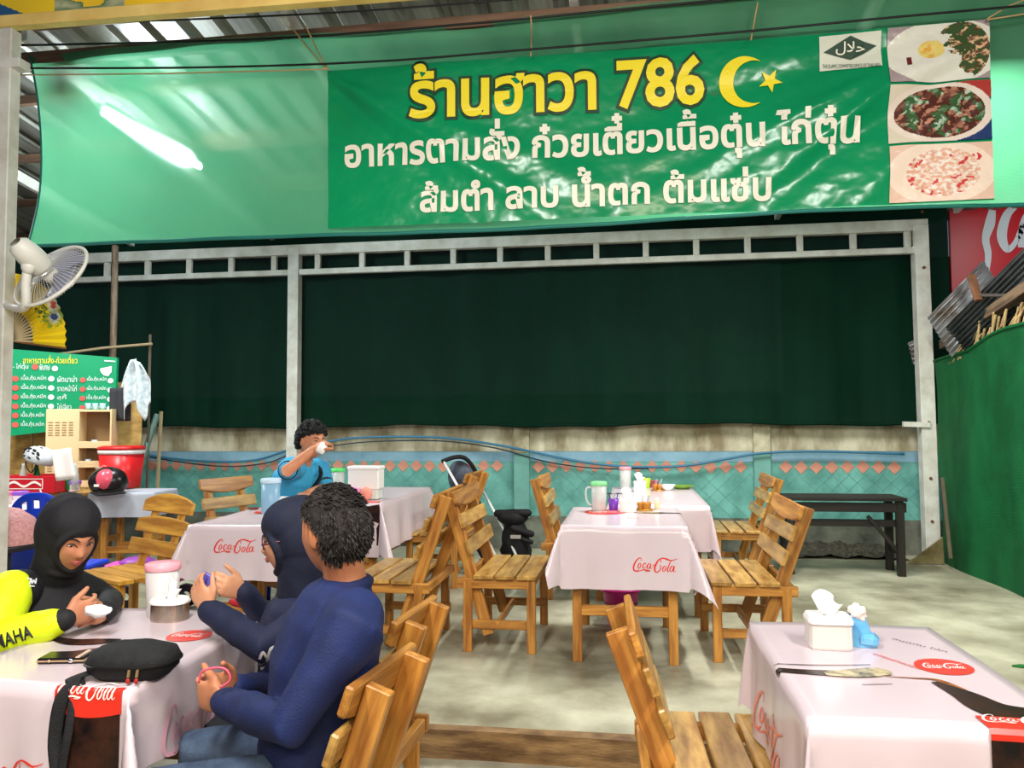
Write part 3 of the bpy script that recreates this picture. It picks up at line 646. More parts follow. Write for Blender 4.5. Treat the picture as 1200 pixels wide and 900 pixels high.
def disc(C, u, v, r, rot=0, thai=True, small=False):
    g = MB(); n = 40; g.v = [C(u, v, .002)] + [C(u + r * math.cos(2 * PI * i / n), v + r * math.sin(2 * PI * i / n), .002) for i in range(n)]
    g.f = [(0, 1 + i, 1 + (i + 1) % n) for i in range(n)]; o = g.build('logo_disc', redp, C.o, norecalc=True)
    ca, sa = math.cos(rot), math.sin(rot)
    def f(x, y):
        x -= .5; y -= .17; x *= 1.5 * r; y *= 2.0 * r; return C(u + x * ca - y * sa, v + x * sa + y * ca, .004)
    script_mark('script_logo', whp, f, C.o, bold=1.3)
    return o
def top_text(C, body, u, v, wd, ht, rot, m, bold=.0):
    ca, sa = math.cos(rot), math.sin(rot)
    def f(x, y): x = (x - .5) * wd; y = (y - .5) * ht; return C(u + x * ca - y * sa, v + x * sa + y * ca, .003)
    text_on('lettering', body, m, f, (0, 0, 1, 1), C.o, bold)
def strip(C, pts, m, name='printed_picture', off=.0025):
    """ribbon with half widths in sheet coordinates"""
    P = catmull([Vector((a, b, c)) for a, b, c in pts], 8); n = len(P); A = []; B = []
    for i, p in enumerate(P):
        t = (P[min(i + 1, n - 1)].xy - P[max(i - 1, 0)].xy).normalized(); q = Vector((-t.y, t.x)) * p.z
        A.append(C(p.x + q.x, p.y + q.y, off)); B.append(C(p.x - q.x, p.y - q.y, off))
    g = MB(); g.add(A + B, [(i, i + 1, n + i + 1, n + i) for i in range(n - 1)]); return g.build(name, m, C.o, norecalc=True)
bottle_mat = mat('print_cola', (58, 30, 20), .25, rgb2=(14, 8, 8), vscale=14)
amber = mat('print_amber', (176, 104, 44), .25, rgb2=(96, 46, 20), vscale=20)
icem = mat('print_ice', (206, 190, 150), .3, rgb2=(40, 34, 22), vscale=28)
def table_at(x_pl, x_pr, y_near, y_far, z, name_label, cl_label, rz_=0, floor_z=0, drop=(.33,) * 4, seed=0, W=None, **kw):
    L_ = PZ(x_pl, y_near, z); R_ = PZ(x_pr, y_near, z); far = PZ((x_pl + x_pr) / 2, y_far, z)
    W = W or (R_ - L_).length; mid = (L_ + R_) / 2; Dp = far.y - mid.y
    c = Vector((mid.x + math.sin(-rz_) * Dp / 2, mid.y + Dp / 2, floor_z))
    t = make_table(c, rz_, W - .02, Dp - .02, name_label, zt=z - floor_z - .003)
    C = Cloth((c.x, c.y, 0), rz_, W, Dp, z, drop, cl_label, seed=seed, **kw); return t, C
ZT = .75; ZL = LOW + .75
# centre table
tC, cC = table_at(657, 805, 617, 595, ZT, 'wooden table with white printed cloth and pink bucket beneath, centre of the dining area', 'white plastic tablecloth with red script logo on its front, on the centre table', drop=(.2, .36, .335, .1), seed=1)
skirt_logo(cC, 'near', .165, .2, .235)
disc(cC, -.12, .2, .13); strip(cC, [(.12, .17, .02), (.2, .18, .04), (.26, .18, .02), (.36, .18, .018)], bottle_mat); strip(cC, [(.06, .19, .02), (.12, .2, .04), (.2, .19, .03)], icem)
top_text(cC, 'โค้ก', .05, -.1, .07, .05, 0, pinkp)
# left middle table
tL, cL = table_at(219, 352, 616, 594, ZT, 'wooden table with white printed cloth left of centre, behind the seated woman', 'white plastic tablecloth with red script logo, on the table behind the seated couple', rz_=R(4), drop=(.26, .22, .3, .2), seed=2)
skirt_logo(cL, 'near', -.04, .11, .235); disc(cL, -.08, .2, .13)
# back right table
tB, cB = table_at(712, 831, 593, 571, ZT, 'wooden table at the back right under a lilac white cloth with green plate', 'lilac white plastic tablecloth on the back right table, hanging straight at its corner', drop=(.3, .38, .3, .3), seed=3, flare=.05, point=.5)
# back left table
tD, cD = table_at(345, 447, 589, 570, ZT, 'wooden table in front of the man drinking, at the back left', 'white plastic tablecloth with dark bottle print on the table of the drinking man', drop=(.3, .35, .38, .3), seed=4)
strip(cD, [(cD.W - .12, -cD.D + .1, .08), (cD.W - .09, -cD.D - .05, .09), (cD.W - .08, -cD.D - .3, .075)], bottle_mat); strip(cD, [(cD.W - .12, -cD.D + .1, .085), (cD.W - .10, -cD.D + .0, .09)], redp, off=.004)
# front right table
tR, cR = table_at(955, 1262, 853, 735, ZL, 'wooden table in the lower right corner beneath a lilac printed cloth', 'lilac plastic tablecloth with bottle and red disc prints, lower right corner', floor_z=LOW, drop=(.30, .3, .36, .2), seed=5, flare=.03, point=.35)
# front left table
tF, cF = table_at(-105, 160, 803, 709, ZL, 'wooden table where the women and the man sit, lower left', 'white plastic tablecloth with large bottle print under the black pouch, lower left', floor_z=LOW, drop=(.3, .22, .36, .26), seed=6)
def inv(C, px, py):
    p = PZ(px, py, C.z) - C.c; p.rotate(Matrix.Rotation(-C.rz, 3, 'Z')); return p.x, p.y
def strip_px(C, pts, m, off=.0025):
    q = []
    for px, py, w_ in pts: u, v = inv(C, px, py); q.append((u, v, w_))
    return strip(C, q, m, off=off)
strip_px(cR, [(908, 786, .018), (940, 788, .02), (970, 789, .022), (1000, 788, .012)], bottle_mat)
strip_px(cR, [(966, 790, .018), (990, 790, .03), (1012, 789, .036), (1030, 788, .035), (1040, 792, .012)], icem, .0035)
strip_px(cR, [(904, 779, .002), (950, 780, .003), (1020, 779, .002)], bottle_mat); strip_px(cR, [(1010, 803, .002), (1046, 802, .0015)], bottle_mat)
strip_px(cR, [(1038, 793, .002), (1070, 795, .004), (1100, 798, .008), (1125, 810, .02)], amber)
strip_px(cR, [(1095, 800, .01), (1130, 815, .034), (1160, 830, .052), (1195, 840, .07), (1225, 845, .08)], bottle_mat, .003)
u0, v0 = inv(cR, 1106, 782); disc(cR, u0, v0, .074, .0)
u0, v0 = inv(cR, 1052, 775); top_text(cR, 'อร่อยซ่าสดชื่น', u0, v0, .16, .022, R(-60), redp, .01)
u0, v0 = inv(cR, 1077, 757); top_text(cR, 'สนุกกับ โค้ก', u0, v0, .17, .02, R(-50), brp)
# bottle label (red band crossing the near edge) and bottle body on the skirt
def lab(C, u0, u1, v0, v1, m, off, n=14, curve=.0):
    g = MB(); g.grid(lambda a, b: C(u0 + (u1 - u0) * a, v0 + (v1 - v0) * b - curve * (4 * a * (1 - a)), off), n, n); return g.build('printed_picture', m, C.o, norecalc=True)
ua, va = inv(cR, 1160, 856)
lab(cR, ua, ua + .13, -cR.D - .02, -cR.D + .075, redp, .004); lab(cR, ua + .0, ua + .13, -cR.D - .35, -cR.D - .02, bottle_mat, .004)
script_mark('script_logo', whp, lambda x, y: cR(ua + .006 + x * .17, -cR.D + .03 + y * .16, .006), cR.o, clip=600)
skirt_logo(cR, 'left', .02, .2, .4, mat('print_faint', (226, 128, 110), .3))
# front left prints
u0, v0 = inv(cF, 222, 746); disc(cF, u0, v0 + .0, .07)
ua, va = inv(cF, 78, 800); ub, vb = inv(cF, 152, 805)
lab(cF, ua, ub, -cF.D - .055, -cF.D + .015, redp, .004, curve=.012); lab(cF, ua + .005, ub - .004, -cF.D - .36, -cF.D - .05, bottle_mat, .003)
script_mark('script_logo', whp, lambda x, y: cF(ua + .01 + x * (ub - ua - .02), -cF.D - .025 + y * (ub - ua), .006), cF.o)
strip_px(cF, [(62, 748, .012), (85, 752, .03), (110, 752, .035), (140, 751, .02)], bottle_mat); 
skirt_logo(cF, 'near', -.015, .215, .20)
g_ = mat('print_faint2', (226, 170, 190), .3); skirt_logo(cF, 'right', -.1, .16, .4, g_)
# ---- chairs in place
CH = lambda px, d, deg, lab_, z=0, **k: make_chair(H(px, d, z), R(deg), lab_, **k)
CH(599, 4.90, 0, 'wooden slatted chair facing right, on the left side of the centre table', top=.935, lean=.3, W=.72)
CH(860, 4.68, 181, 'wooden slatted chair facing left, on the right side of the centre table', top=.87, lean=.36, W=.72)
CH(468, 4.80, 180, 'wooden slatted chair facing left, just behind the shoulder of the man in navy', top=.93, lean=.34, W=.7)
CH(513, 6.66, 180, 'wooden chair facing left, in front of the folded stroller', top=.92, lean=.36, W=.66)
CH(678, 6.2, 0, 'wooden chair with dark rounded top slat, between stroller bag and back right table', top=.92, lean=.28, W=.66)
CH(856, 6.7, 180, 'wooden chair facing left at the back right table, near the dark bench', top=.88, lean=.35, W=.66)
CH(838, 2.50, 2, 'wooden chair in the foreground facing the lower right table, cut by the frame', LOW, top=.84, lean=.36, W=.46, Dp=.34)
CH(340, 2.14, 176, 'wooden chair on which the man in navy sits, its back seen from behind', LOW, top=.82, lean=.34, W=.42)
CH(394, 2.66, 178, 'wooden chair of the woman in the navy headscarf, with tall back board', LOW, top=.84, lean=.34)
CH(292, 5.75, -30, 'dark topped wooden chair at the wall behind the drinking man', top=.93, lean=.3)
# ochre wide chair at left
oc = empty('garden_bench', H(158, 4.75), R(-28), 'wide ochre wooden seat with curved slats behind the woman in black headscarf', 'bench')
om = mat('ochre_wood', (214, 160, 58), .4, rgb2=(164, 108, 32), vscale=4, stretch=(.7, 6, 6), rand=.15)
# x along width, faces -y
for sx in (-1, 1):
    plank('back_rail', (sx * .15, .12, .40), (sx * .15, .25, .84), .045, .03, om, oc, up=(0, 1, 0)); plank('leg', (sx * .2, .12, 0), (sx * .2, .12, .42), .05, .04, om, oc, up=(0, 1, 0)); plank('leg', (sx * .22, -.2, 0), (sx * .2, -.17, .42), .05, .04, om, oc, up=(0, 1, 0))
plank('back_slat', (-.27, .225, .80), (.27, .225, .80), .07, .026, om, oc, up=(0, -1, .3), crown=.05)
plank('back_slat', (-.29, .19, .68), (.29, .19, .68), .08, .026, om, oc, up=(0, -1, .3), crown=.025)
plank('back_slat', (-.30, .15, .56), (.30, .15, .56), .09, .026, om, oc, up=(0, -1, .3))
for k in range(4): plank('seat_board', (-.27, -.17 + .1 * k, .43), (.27, -.17 + .1 * k, .43), .088, .024, om, oc)
plank('front_rail', (-.24, -.2, .39), (.24, -.2, .39), .025, .05, om, oc)
# dark bench by the wall
bk = mat('bench_dark', (38, 32, 28), .5, rgb2=(20, 17, 15), vscale=5, stretch=(.5, 5, 5)); bl, br_ = PZ(912, 580, .66), PZ(1062, 584, .66); bn = empty('dark_bench', ((bl.x + br_.x) / 2, br_.y + .17, 0), 0, 'low dark wooden bench against the painted wall at right', 'bench'); bw = (br_.x - bl.x) / 2
for k in range(3): plank('top_board', (-bw, -.14 + .14 * k, .65), (bw, -.14 + .14 * k, .65), .13, .03, bk, bn)
for sx in (-1, 1):
    for sy in (-1, 1): plank('leg', (sx * (bw - .05), sy * .15, 0), (sx * (bw - .05), sy * .15, .63), .06, .06, bk, bn, up=(0, 1, 0))
    plank('stretcher', (sx * (bw - .05), -.15, .2), (sx * (bw - .05), .15, .2), .03, .05, bk, bn)
plank('apron', (-bw, -.16, .58), (bw, -.16, .58), .025, .08, bk, bn); plank('apron', (-bw, -.1, .44), (bw, -.1, .44), .025, .06, bk, bn)
plank('brace', (bw - .3, -.12, .5), (bw - .06, -.12, .2), .04, .03, bk, bn)
# dirt pile at wall foot
g = MB(); g.grid(lambda u, v: Vector((bl.x + .1 + 1.2 * u, WY - .35 + .35 * v, max(0, (.03 + .09 * v + .04 * fbm(u * 9, v * 3)) * min(1, 6 * u, 6 * (1 - u))))), 40, 8)
tag(g.build('dirt_pile', mat('dirt', (84, 80, 66), .95, rgb2=(44, 42, 36), vscale=30, bump=.8, bscale=60), norecalc=True), 'dark swept dirt along the wall foot under the dark bench', 'dirt', kind='stuff')
# ================================================================== TABLETOP PROPS
plast = lambda n, c, **k: mat(n, c, k.pop('rough', .35), **k)
clear = mat('clear_plastic', (226, 230, 226), .25, alpha=.55, spec=.6)
whc = mat('white_plastic', (240, 238, 234), .4); whd = mat('white_ceramic', (244, 244, 240), .2)
def pitcher(px, py, z, h, r, lidcol, lidname, label, handle=-1, body=clear, liquid=None, grp='water jugs'):
    p = PZ(px, py, z); o = empty('water_jug', p, 0, label, 'jug', grp)
    MB().lathe([(r * .86, 0), (r * .9, .004), (r, h * .9), (r * .97, h * .9), (r * .84, .01), (0, .01)], n=24).build('body', body, o, smooth=True)
    if liquid: MB().lathe([(0, .012), (r * .8, .012), (r * .88, h * liquid), (0, h * liquid)], n=20).build('water', mat('water', (214, 222, 220), .1, alpha=.35), o, smooth=True)
    MB().lathe([(r * 1.04, h * .88), (r * 1.06, h * .9), (r * 1.05, h), (r * .9, h * 1.02), (0, h * 1.02)], n=24).build('lid', plast(lidname, lidcol), o, smooth=True)
    if handle: MB().tube(catmull([(handle * r * .95, 0, h * .82), (handle * r * 1.55, 0, h * .78), (handle * r * 1.65, 0, h * .5), (handle * r * 1.3, 0, h * .25), (handle * r * .9, 0, h * .2)], 4), .007, 8, side=(0, 1, 0)).build('handle', body, o, smooth=True)
    return o
def tissue_box(px, py, z, s_, label, m=whc, w_=.12, h=.085, rz_=0, tissue=True, name='tissue_box', sq=7):
    p = PZ(px, py, z); o = empty(name, p, rz_, label, 'tissue box', 'tissue boxes')
    MB().lathe([(w_ / 2 * .96, 0), (w_ / 2, .006), (w_ / 2 * .98, h * .82), (w_ / 2 * .5, h * .83)], n=32, sq=sq, cap=True, sy=.85).build('box_body', m, o, smooth=False)
    MB().lathe([(w_ / 2 * 1.05, h * .8), (w_ / 2 * 1.05, h * .88), (w_ / 2 * .96, h), (.018, h), (.016, h * .96)], n=32, sq=sq, sy=.87).build('lid', whc, o)
    if tissue:
        g = MB(); 
        for k in range(2):
            def tf(u, v, k=k): return Vector(((u - .5) * (.035 + .03 * v) + .012 * v * (1 if k else -1), .012 * math.sin(u * 6 + k) + (.01 - .02 * k), h * .97 + v * (.055 + .02 * math.sin(u * 3 + k * 2))))
            g.grid(tf, 10, 8)
        g.build('tissue', mat('tissue_paper', (250, 250, 250), .9), o, smooth=True, norecalc=True, thick=.001)
    return o
# centre table
pitcher(702, 599, ZT, .185, .05, (130, 214, 140), 'green_lid', 'frosted jug with pale green lid on the centre table', -1, liquid=.6)
tissue_box(736, 600, ZT, 1, 'white tissue box with a paper sticking up, on the centre table', w_=.105)
o = empty('cutlery_cup', PZ(719, 598, ZT), 0, 'purple cutlery cup with spoon handles on the centre table', 'cup')
MB().lathe([(.028, 0), (.033, .075), (.030, .075), (.026, .004), (0, .004)], n=18).build('cup_body', plast('purple_plastic', (112, 48, 168)), o, smooth=True)
for k, c in enumerate(((40, 120, 160), (180, 180, 186), (60, 60, 80), (180, 180, 186))): MB().tube([(.01 * math.cos(k * 1.7), .01 * math.sin(k * 1.7), .01), (.03 * math.cos(k * 1.7), .03 * math.sin(k * 1.7), .115)], .004, 6).build('spoon_handle', mat('spoon_%s' % ['blue', 'steel', 'dark', 'steel'][k], c, .3), o)
def spice(px, py, z, label):
    o = empty('spice_caddy', PZ(px, py, z), 0, label, 'spice caddy', 'spice caddies')
    MB().lathe([(.055, 0), (.057, .004), (.055, .01), (0, .01)], n=24).build('tray', mat('brass', (190, 140, 50), .3, metal=.6), o, smooth=True)
    for k in range(4):
        a = k * PI / 2 + .5; c = Vector((.027 * math.cos(a), .027 * math.sin(a), .01))
        j = MB().lathe([(.018, 0), (.022, .03), (.021, .042), (.019, .042), (.017, .004), (0, .004)], n=14).build('jar', mat('amber_jar', (186, 122, 44), .2), o, smooth=True); j.location = c
        MB().lathe([(0, .036), (.0195, .036)], n=12).build('spice', mat('spice_red', (150, 50, 30), .8), j)
        MB().tube([(0, 0, .03), (.012, .004, .085)], .0025, 5).build('spoon', mat('spoon_steel', (190, 190, 190), .25, metal=.8), j)
    return o
spice(755, 598, ZT, 'round brass spice caddy beside the tissue box on the centre table')
o = empty('sauce_bottle', PZ(770, 597, ZT), 0, 'small white and yellow sauce bottle at right on the centre table', 'bottle')
MB().lathe([(.016, 0), (.017, .05), (.015, .055)], n=16, cap=True).build('bottle_body', mat('cream_bottle', (236, 226, 176), .4), o, smooth=True); MB().lathe([(.013, .055), (.012, .07), (.004, .078)], n=12, cap=True).build('cap', whc, o, smooth=True)
# back right table
pitcher(733, 573, ZT, .185, .05, (232, 150, 160), 'pink_lid', 'clear jug with pink lid on the back right table', 0, liquid=.5)
tissue_box(750, 576, ZT, 1, 'white tissue box behind the green cup on the back right table', w_=.1)
o = empty('green_cup', PZ(757, 572, ZT), 0, 'lime green cup on the back right table', 'cup'); MB().lathe([(.03, 0), (.042, .085), (.039, .085), (.028, .004), (0, .004)], n=20).build('cup_body', plast('lime_plastic', (168, 214, 40)), o, smooth=True)
spice(771, 575, ZT, 'spice caddy with tall spoons on the back right table, behind the white bowl')
tag(MB().box((0, 0, .03), (.10, .05, .06)).build('red_carton', plast('maroon_box', (150, 60, 74)), loc=PZ(765, 571, ZT), bevel=.004), 'small maroon carton behind the spice caddy on the back right table', 'box')
tag(MB().lathe([(.03, 0), (.035, .006), (.07, .05), (.066, .05), (.03, .01), (0, .01)], n=28).build('white_bowl', whd, smooth=True, loc=PZ(782, 575, ZT)), 'white bowl on the back right table left of the green plate', 'bowl')
tag(MB().lathe([(.05, 0), (.055, .005), (.105, .028), (.1, .03), (.05, .01), (0, .01)], n=32).build('green_plate', plast('green_plate', (120, 160, 60)), smooth=True, loc=PZ(799, 573, ZT)), 'green plate at the right end of the back right table', 'plate')
tag(MB().box((0, 0, .004), (.2, .015, .006)).build('chopstick', mat('dark_stick', (50, 40, 36), .5), loc=PZ(718, 579, ZT)), 'dark chopstick lying left on the back right table', 'chopstick')
# left middle table: blue jug, tissue, cup
pitcher(317, 602, ZT, .22, .06, (190, 214, 232), 'blue_lid', 'tall frosted blue jug on the table behind the woman in the navy headscarf', 0, body=mat('blue_clear', (150, 196, 226), .3, alpha=.7), liquid=.4)
tissue_box(334, 601, ZT, 1, 'pale blue tissue box beside the tall blue jug', mat('pale_blue_plastic', (160, 206, 226), .4), w_=.11, h=.1, tissue=False)
tag(MB().lathe([(.025, 0), (.04, .012), (.037, .012), (0, .004)], n=18).build('saucer', mat('brown_dish', (120, 60, 50), .4), smooth=True, loc=PZ(297, 597, ZT)), 'small brown dish left of the tall blue jug', 'dish')
# back left table
pitcher(396, 578, ZT, .2, .055, (90, 214, 110), 'bright_green_lid', 'clear jar with bright green lid on the table of the drinking man', 0, liquid=.3)
o = empty('foam_box', PZ(429, 585, ZT), 0, 'white box with pink bags in front on the table of the drinking man', 'box'); MB().box((0, 0, .15), (.24, .14, .15)).build('box_body', whc, o, bevel=.01); MB().box((0, 0, .235), (.25, .15, .03)).build('lid', whc, o, bevel=.008); MB().box((0, 0, .04), (.22, .13, .07)).build('box_base', mat('clear_lower', (216, 222, 214), .3), o, bevel=.006)
MB().ell((-.06, -.09, .05), (.05, .03, .045)).build('pink_bag', mat('pink_bag', (238, 120, 190), .4), o, smooth=True); MB().ell((.03, -.09, .05), (.045, .03, .05)).build('orange_bag', mat('orange_bag', (244, 150, 130), .4), o, smooth=True)
for k, (px, py) in enumerate(((368, 588), (392, 584), (352, 592))):
    tag(MB().lathe([(.06, 0), (.065, .006), (.11, .03), (.105, .032), (.06, .012), (0, .012)], n=28).build('white_plate', whd, smooth=True, loc=PZ(px, py, ZT)), ['white plate at the elbow of the drinking man', 'white plate right of the drinking man, near the green lidded jar', 'white plate nearest the tall blue jug, before the drinking man'][k], 'plate', 'white plates')
# front right table
tissue_box(971, 757, ZL, 1, 'white tissue box with a paper up on the lower right table', mat('milky_plastic', (214, 206, 200), .4), w_=.125, h=.095)
o = empty('blue_tissue_pack', PZ(1007, 756, ZL), R(-20), 'light blue plastic bag stuffed with crumpled tissue on the lower right table', 'bag')
bgm = mat('blue_bag', (120, 190, 232), .3, rgb2=(84, 160, 214), vscale=12, alpha=.92)
MB().grid(lambda u, v: Vector(((.045 - .018 * v) * math.cos(2 * PI * u) * (1 + .1 * math.sin(14 * u)) - .012 * v, (.028 - .012 * v) * math.sin(2 * PI * u), .09 * v)), 28, 8).build('bag_body', bgm, o, smooth=True, norecalc=True)
MB().box((.025, -.005, .02), (.06, .05, .04)).build('bag_base', bgm, o, bevel=.012)
g = MB(); g.ell((0, 0, .1), (.028, .022, .022), n=18, m=12)
for v in g.v: n_ = fbm(v.x * 60, v.y * 60, v.z * 60); v += Vector((v.x, v.y, v.z - .1)) * n_ * .7
g.build('crumpled_tissue', mat('tissue_cream', (236, 226, 220), .9), o, smooth=True)
# front left table
pitcher(190, 721, ZL, .185, .058, (244, 164, 176), 'soft_pink_lid', 'milky jug with soft pink lid between the two women', 0, body=mat('milk_plastic', (232, 226, 226), .3, alpha=.75), liquid=.55)
tissue_box(199, 726, ZL, 1, 'round silver tissue tin with paper on top, before the pink lidded jug', sq=2.6, m=mat('steel_tin', (190, 176, 160), .25, metal=.8, rgb2=(120, 104, 90), vscale=8), w_=.125, h=.075)
o = empty('belt_bag', PZ(157, 790, ZL), R(8), 'black waist pouch with two zip pulls lying on the lower left table', 'bag')
bf = mat('pouch_fabric', (28, 28, 31), .8, var=.5, vscale=40, bump=.4, bscale=260)
pouch = MB().lathe([(.0, 0), (.09, .0), (.112, .018), (.12, .045), (.108, .07), (.06, .084), (0, .087)], n=40, sq=2.6, sy=.72); 
for v in pouch.v: v.z += .004 * fbm(v.x * 18, v.y * 18); v.x += .006 * fbm(v.z * 20, v.y * 15, 4)
pouch.build('pouch_body', bf, o, smooth=True)
MB().tube([(.121 * math.cos(a) * (abs(math.cos(a)) ** 2.6 + abs(math.sin(a)) ** 2.6) ** (-1 / 2.6), .121 * .72 * math.sin(a) * (abs(math.cos(a)) ** 2.6 + abs(math.sin(a)) ** 2.6) ** (-1 / 2.6), .040) for a in [2 * PI * i / 40 for i in range(41)]], .0035, 6).build('zip', mat('zip_black', (12, 12, 12), .4), o)
for x in (.03, .052):
    MB().tube([(x, -.088, .038), (x, -.094, .02)], .004, 6).build('zip_pull', mat('zip_brass', (190, 160, 110), .3, metal=.7), o); MB().ell((x, -.095, .011), (.006, .005, .008), n=10, m=6).build('pull_end', mat('zip_red', (170, 40, 36), .4), o)
sp0 = o.matrix_basis
cl_ = lambda u, v, off=.006: (cF.c + Vector((0, 0, 0)) + cF(u, v, off))
pu, pv = inv(cF, 120, 800)
sb = [Vector((-.09, -.04, .02)), Vector((-.125, -.085, .012))]
g = MB(); oi = Matrix.Translation(o.location) @ Matrix.Rotation(R(8), 4, 'Z')
P_ = [oi @ x for x in sb] + [cl_(ua + .05, -cF.D + .02, .01), cl_(ua + .03, -cF.D - .02, .014), cl_(ua + .02, -cF.D - .12, .014), cl_(ua + .035, -cF.D - .2, .014), cl_(ua + .05, -cF.D - .27, .016)]
P_ = catmull(P_, 5); inv_ = oi.inverted()
g.tube([inv_ @ p for p in P_], .017, 8, flat=.2, side=(1, 0, 0)); g.build('strap', bf, o, smooth=True)
P2 = catmull([oi @ Vector((-.11, -.06, .01)), cl_(ua + .045, -cF.D + .01, .012), cl_(ua + .055, -cF.D - .1, .012), cl_(ua + .045, -cF.D - .2, .012), cl_(ua + .055, -cF.D - .3, .012)], 5)
MB().tube([inv_ @ p for p in P2], .011, 8, flat=.3, side=(1, 0, 0)).build('strap', bf, o, smooth=True)
# wallet and phone
o = empty('black_wallet', PZ(78, 774, ZL), R(12), 'black wallet with gold trim lying on the lower left table', 'wallet'); MB().box((0, 0, .009), (.13, .075, .017)).build('wallet_body', mat('black_leather', (16, 16, 18), .25), o, bevel=.004)
MB().box((0, -.001, .0093), (.132, .075, .004)).build('trim', mat('gold_trim', (214, 180, 140), .3, metal=.5), o); MB().box((.048, 0, .0185), (.012, .076, .002)).build('band', mat('tan_band', (206, 180, 160), .4), o); MB().ell((.03, -.039, .010), (.008, .004, .006)).build('clasp', mat('clasp_chrome', (230, 230, 230), .1, metal=1), o, smooth=True); MB().ell((-.03, -.039, .010), (.005, .003, .004)).build('clasp', mat('gold_trim', (0, 0, 0)), o, smooth=True)
o = empty('mobile_phone', PZ(112, 767, ZL), R(38), 'dark glossy phone between the wallet and the black pouch', 'phone'); MB().box((0, 0, .006), (.15, .065, .010)).build('phone_body', mat('phone_black', (12, 12, 16), .15), o, bevel=.003); MB().box((0, 0, .0115), (.138, .056, .001)).build('screen', mat('phone_glass', (8, 10, 16), .05), o)
o = empty('red_pouch', PZ(283, 712, ZL), R(-10), 'red purse lying behind the forearm of the woman in the navy headscarf', 'purse'); MB().ell((0, 0, .02), (.055, .03, .02)).build('purse_body', mat('red_cloth', (178, 34, 40), .6), o, smooth=True); MB().tube([(-.03, 0, .037), (.03, 0, .037)], .0025, 6).build('zip', mat('zip_brass', (0, 0, 0)), o)
# bucket under centre table
p = PZ(728, 722, 0); p = PZ(728, 729, 0); o = empty('pink_bucket', p, 0, 'magenta plastic waste basket beneath the centre table', 'bucket'); mg = mat('magenta_plastic', (216, 50, 150), .4)
MB().lathe([(.085, 0), (.09, .01), (.115, .20), (.13, .205), (.132, .215), (.124, .22), (.11, .205), (.085, .012), (0, .012)], n=36).build('bucket_body', mg, o, smooth=True)
g = MB()
for i in range(30):
    for k in range(3):
        a = 2 * PI * i / 30; z = .05 + .04 * k; r = .09 + (.025) * (z - .01) / .19 + .0005; g.box((r * math.cos(a), r * math.sin(a), z), (.003, .004, .02), Matrix.Rotation(a, 3, 'Z'))
tag(g.build('slot_row', mat('magenta_dark', (120, 20, 84), .6), o), kind='stuff')
# green leaf scrap at right
tag(MB().prism([(-.05, 0, 0), (0, .02, 0), (.06, .012, 0), (.07, -.012, 0), (0, -.02, 0)], (0, 0, .012)).build('green_scrap', mat('green_scrap', (20, 110, 40), .5), loc=PZ(1197, 782, 0) , bevel=.003), 'small green plastic scrap on the floor at the right edge', 'scrap')
# ================================================================== STROLLER AND BAG
so = empty('stroller', H(560, 7.2), 0, 'folded black stroller with white frame tubes leaning by the back wall', 'stroller'); inv0 = lambda p: p - so.location
whf = mat('stroller_white', (222, 222, 220), .3); bkf = black()
A = lambda px, py, d: inv0(D(px, py, d))
MB().tube([A(520, 541, 7.1), A(545, 585, 6.9), A(575, 640, 6.8), A(600, 690, 6.7)], .012, 8).build('frame_tube', whf, so, smooth=True)
MB().tube([A(563, 570, 7.3), A(585, 610, 7.1), A(600, 640, 6.9), A(612, 668, 6.8)], .012, 8).build('frame_tube', whf, so, smooth=True)
MB().tube(catmull([A(518, 541, 7.1), A(532, 536, 7.15), A(545, 537, 7.2), A(556, 550, 7.25), A(565, 571, 7.3)], 4), .02, 8).build('handle', bkf, so, smooth=True)
g = MB(); c0 = A(540, 562, 7.2)
g.ell(c0 + Vector((.02, 0, -.02)), (.13, .06, .20), Matrix.Rotation(-.35, 3, 'Y'), 20, 14); g.ell(c0 + Vector((.10, -.02, -.22)), (.09, .07, .16), Matrix.Rotation(-.45, 3, 'Y'), 18, 12); g.build('seat_fabric', mat('stroller_fabric', (26, 28, 36), .6, rgb2=(84, 92, 110), vscale=8), so, smooth=True)
MB().tube([A(520, 600, 7.1), A(560, 640, 6.9), A(590, 690, 6.8)], .03, 8).build('seat_frame', bkf, so, smooth=True)
for q in ((596, 690, 6.72), (612, 672, 6.9), (575, 672, 7.1), (548, 664, 7.2)):
    wv_ = inv0(H(q[0], q[2])) ; MB().lathe([(.03, -.012), (.055, -.014), (.062, 0), (.055, .014), (.03, .012)], (wv_.x, wv_.y, .062), 20, Matrix.Rotation(R(80), 3, 'Y')).build('wheel', mat('rubber', (20, 20, 22), .7), so, smooth=True)
bo = empty('black_backpack', H(603, 7.0), 0, 'black padded bag with side tubes standing right of the stroller', 'bag')
g = MB(); g.ell((0, 0, .25), (.13, .12, .25), n=20, m=14); g.ell((-.02, -.02, .48), (.13, .1, .08), n=20)
for v in g.v: v += Vector((1, .5, 0)) * .03 * fbm(v.x * 9, v.y * 9, v.z * 9)
g.build('bag_body', bkf, bo, smooth=True)
MB().tube([(-.15, -.05, .52), (.12, -.06, .53)], .035, 10, round_=True).build('roll', bkf, bo, smooth=True); MB().tube([(0, -.1, .4), (.15, -.08, .35)], .03, 10, round_=True).build('roll', bkf, bo, smooth=True); MB().box((.02, -.125, .33), (.09, .008, .03)).build('patch', mat('patch_white', (190, 180, 176), .6), bo)
MB().tube([(.0, -.1, .33), (.15, -.08, .28)], .022, 8, round_=True).build('roll', bkf, bo, smooth=True)
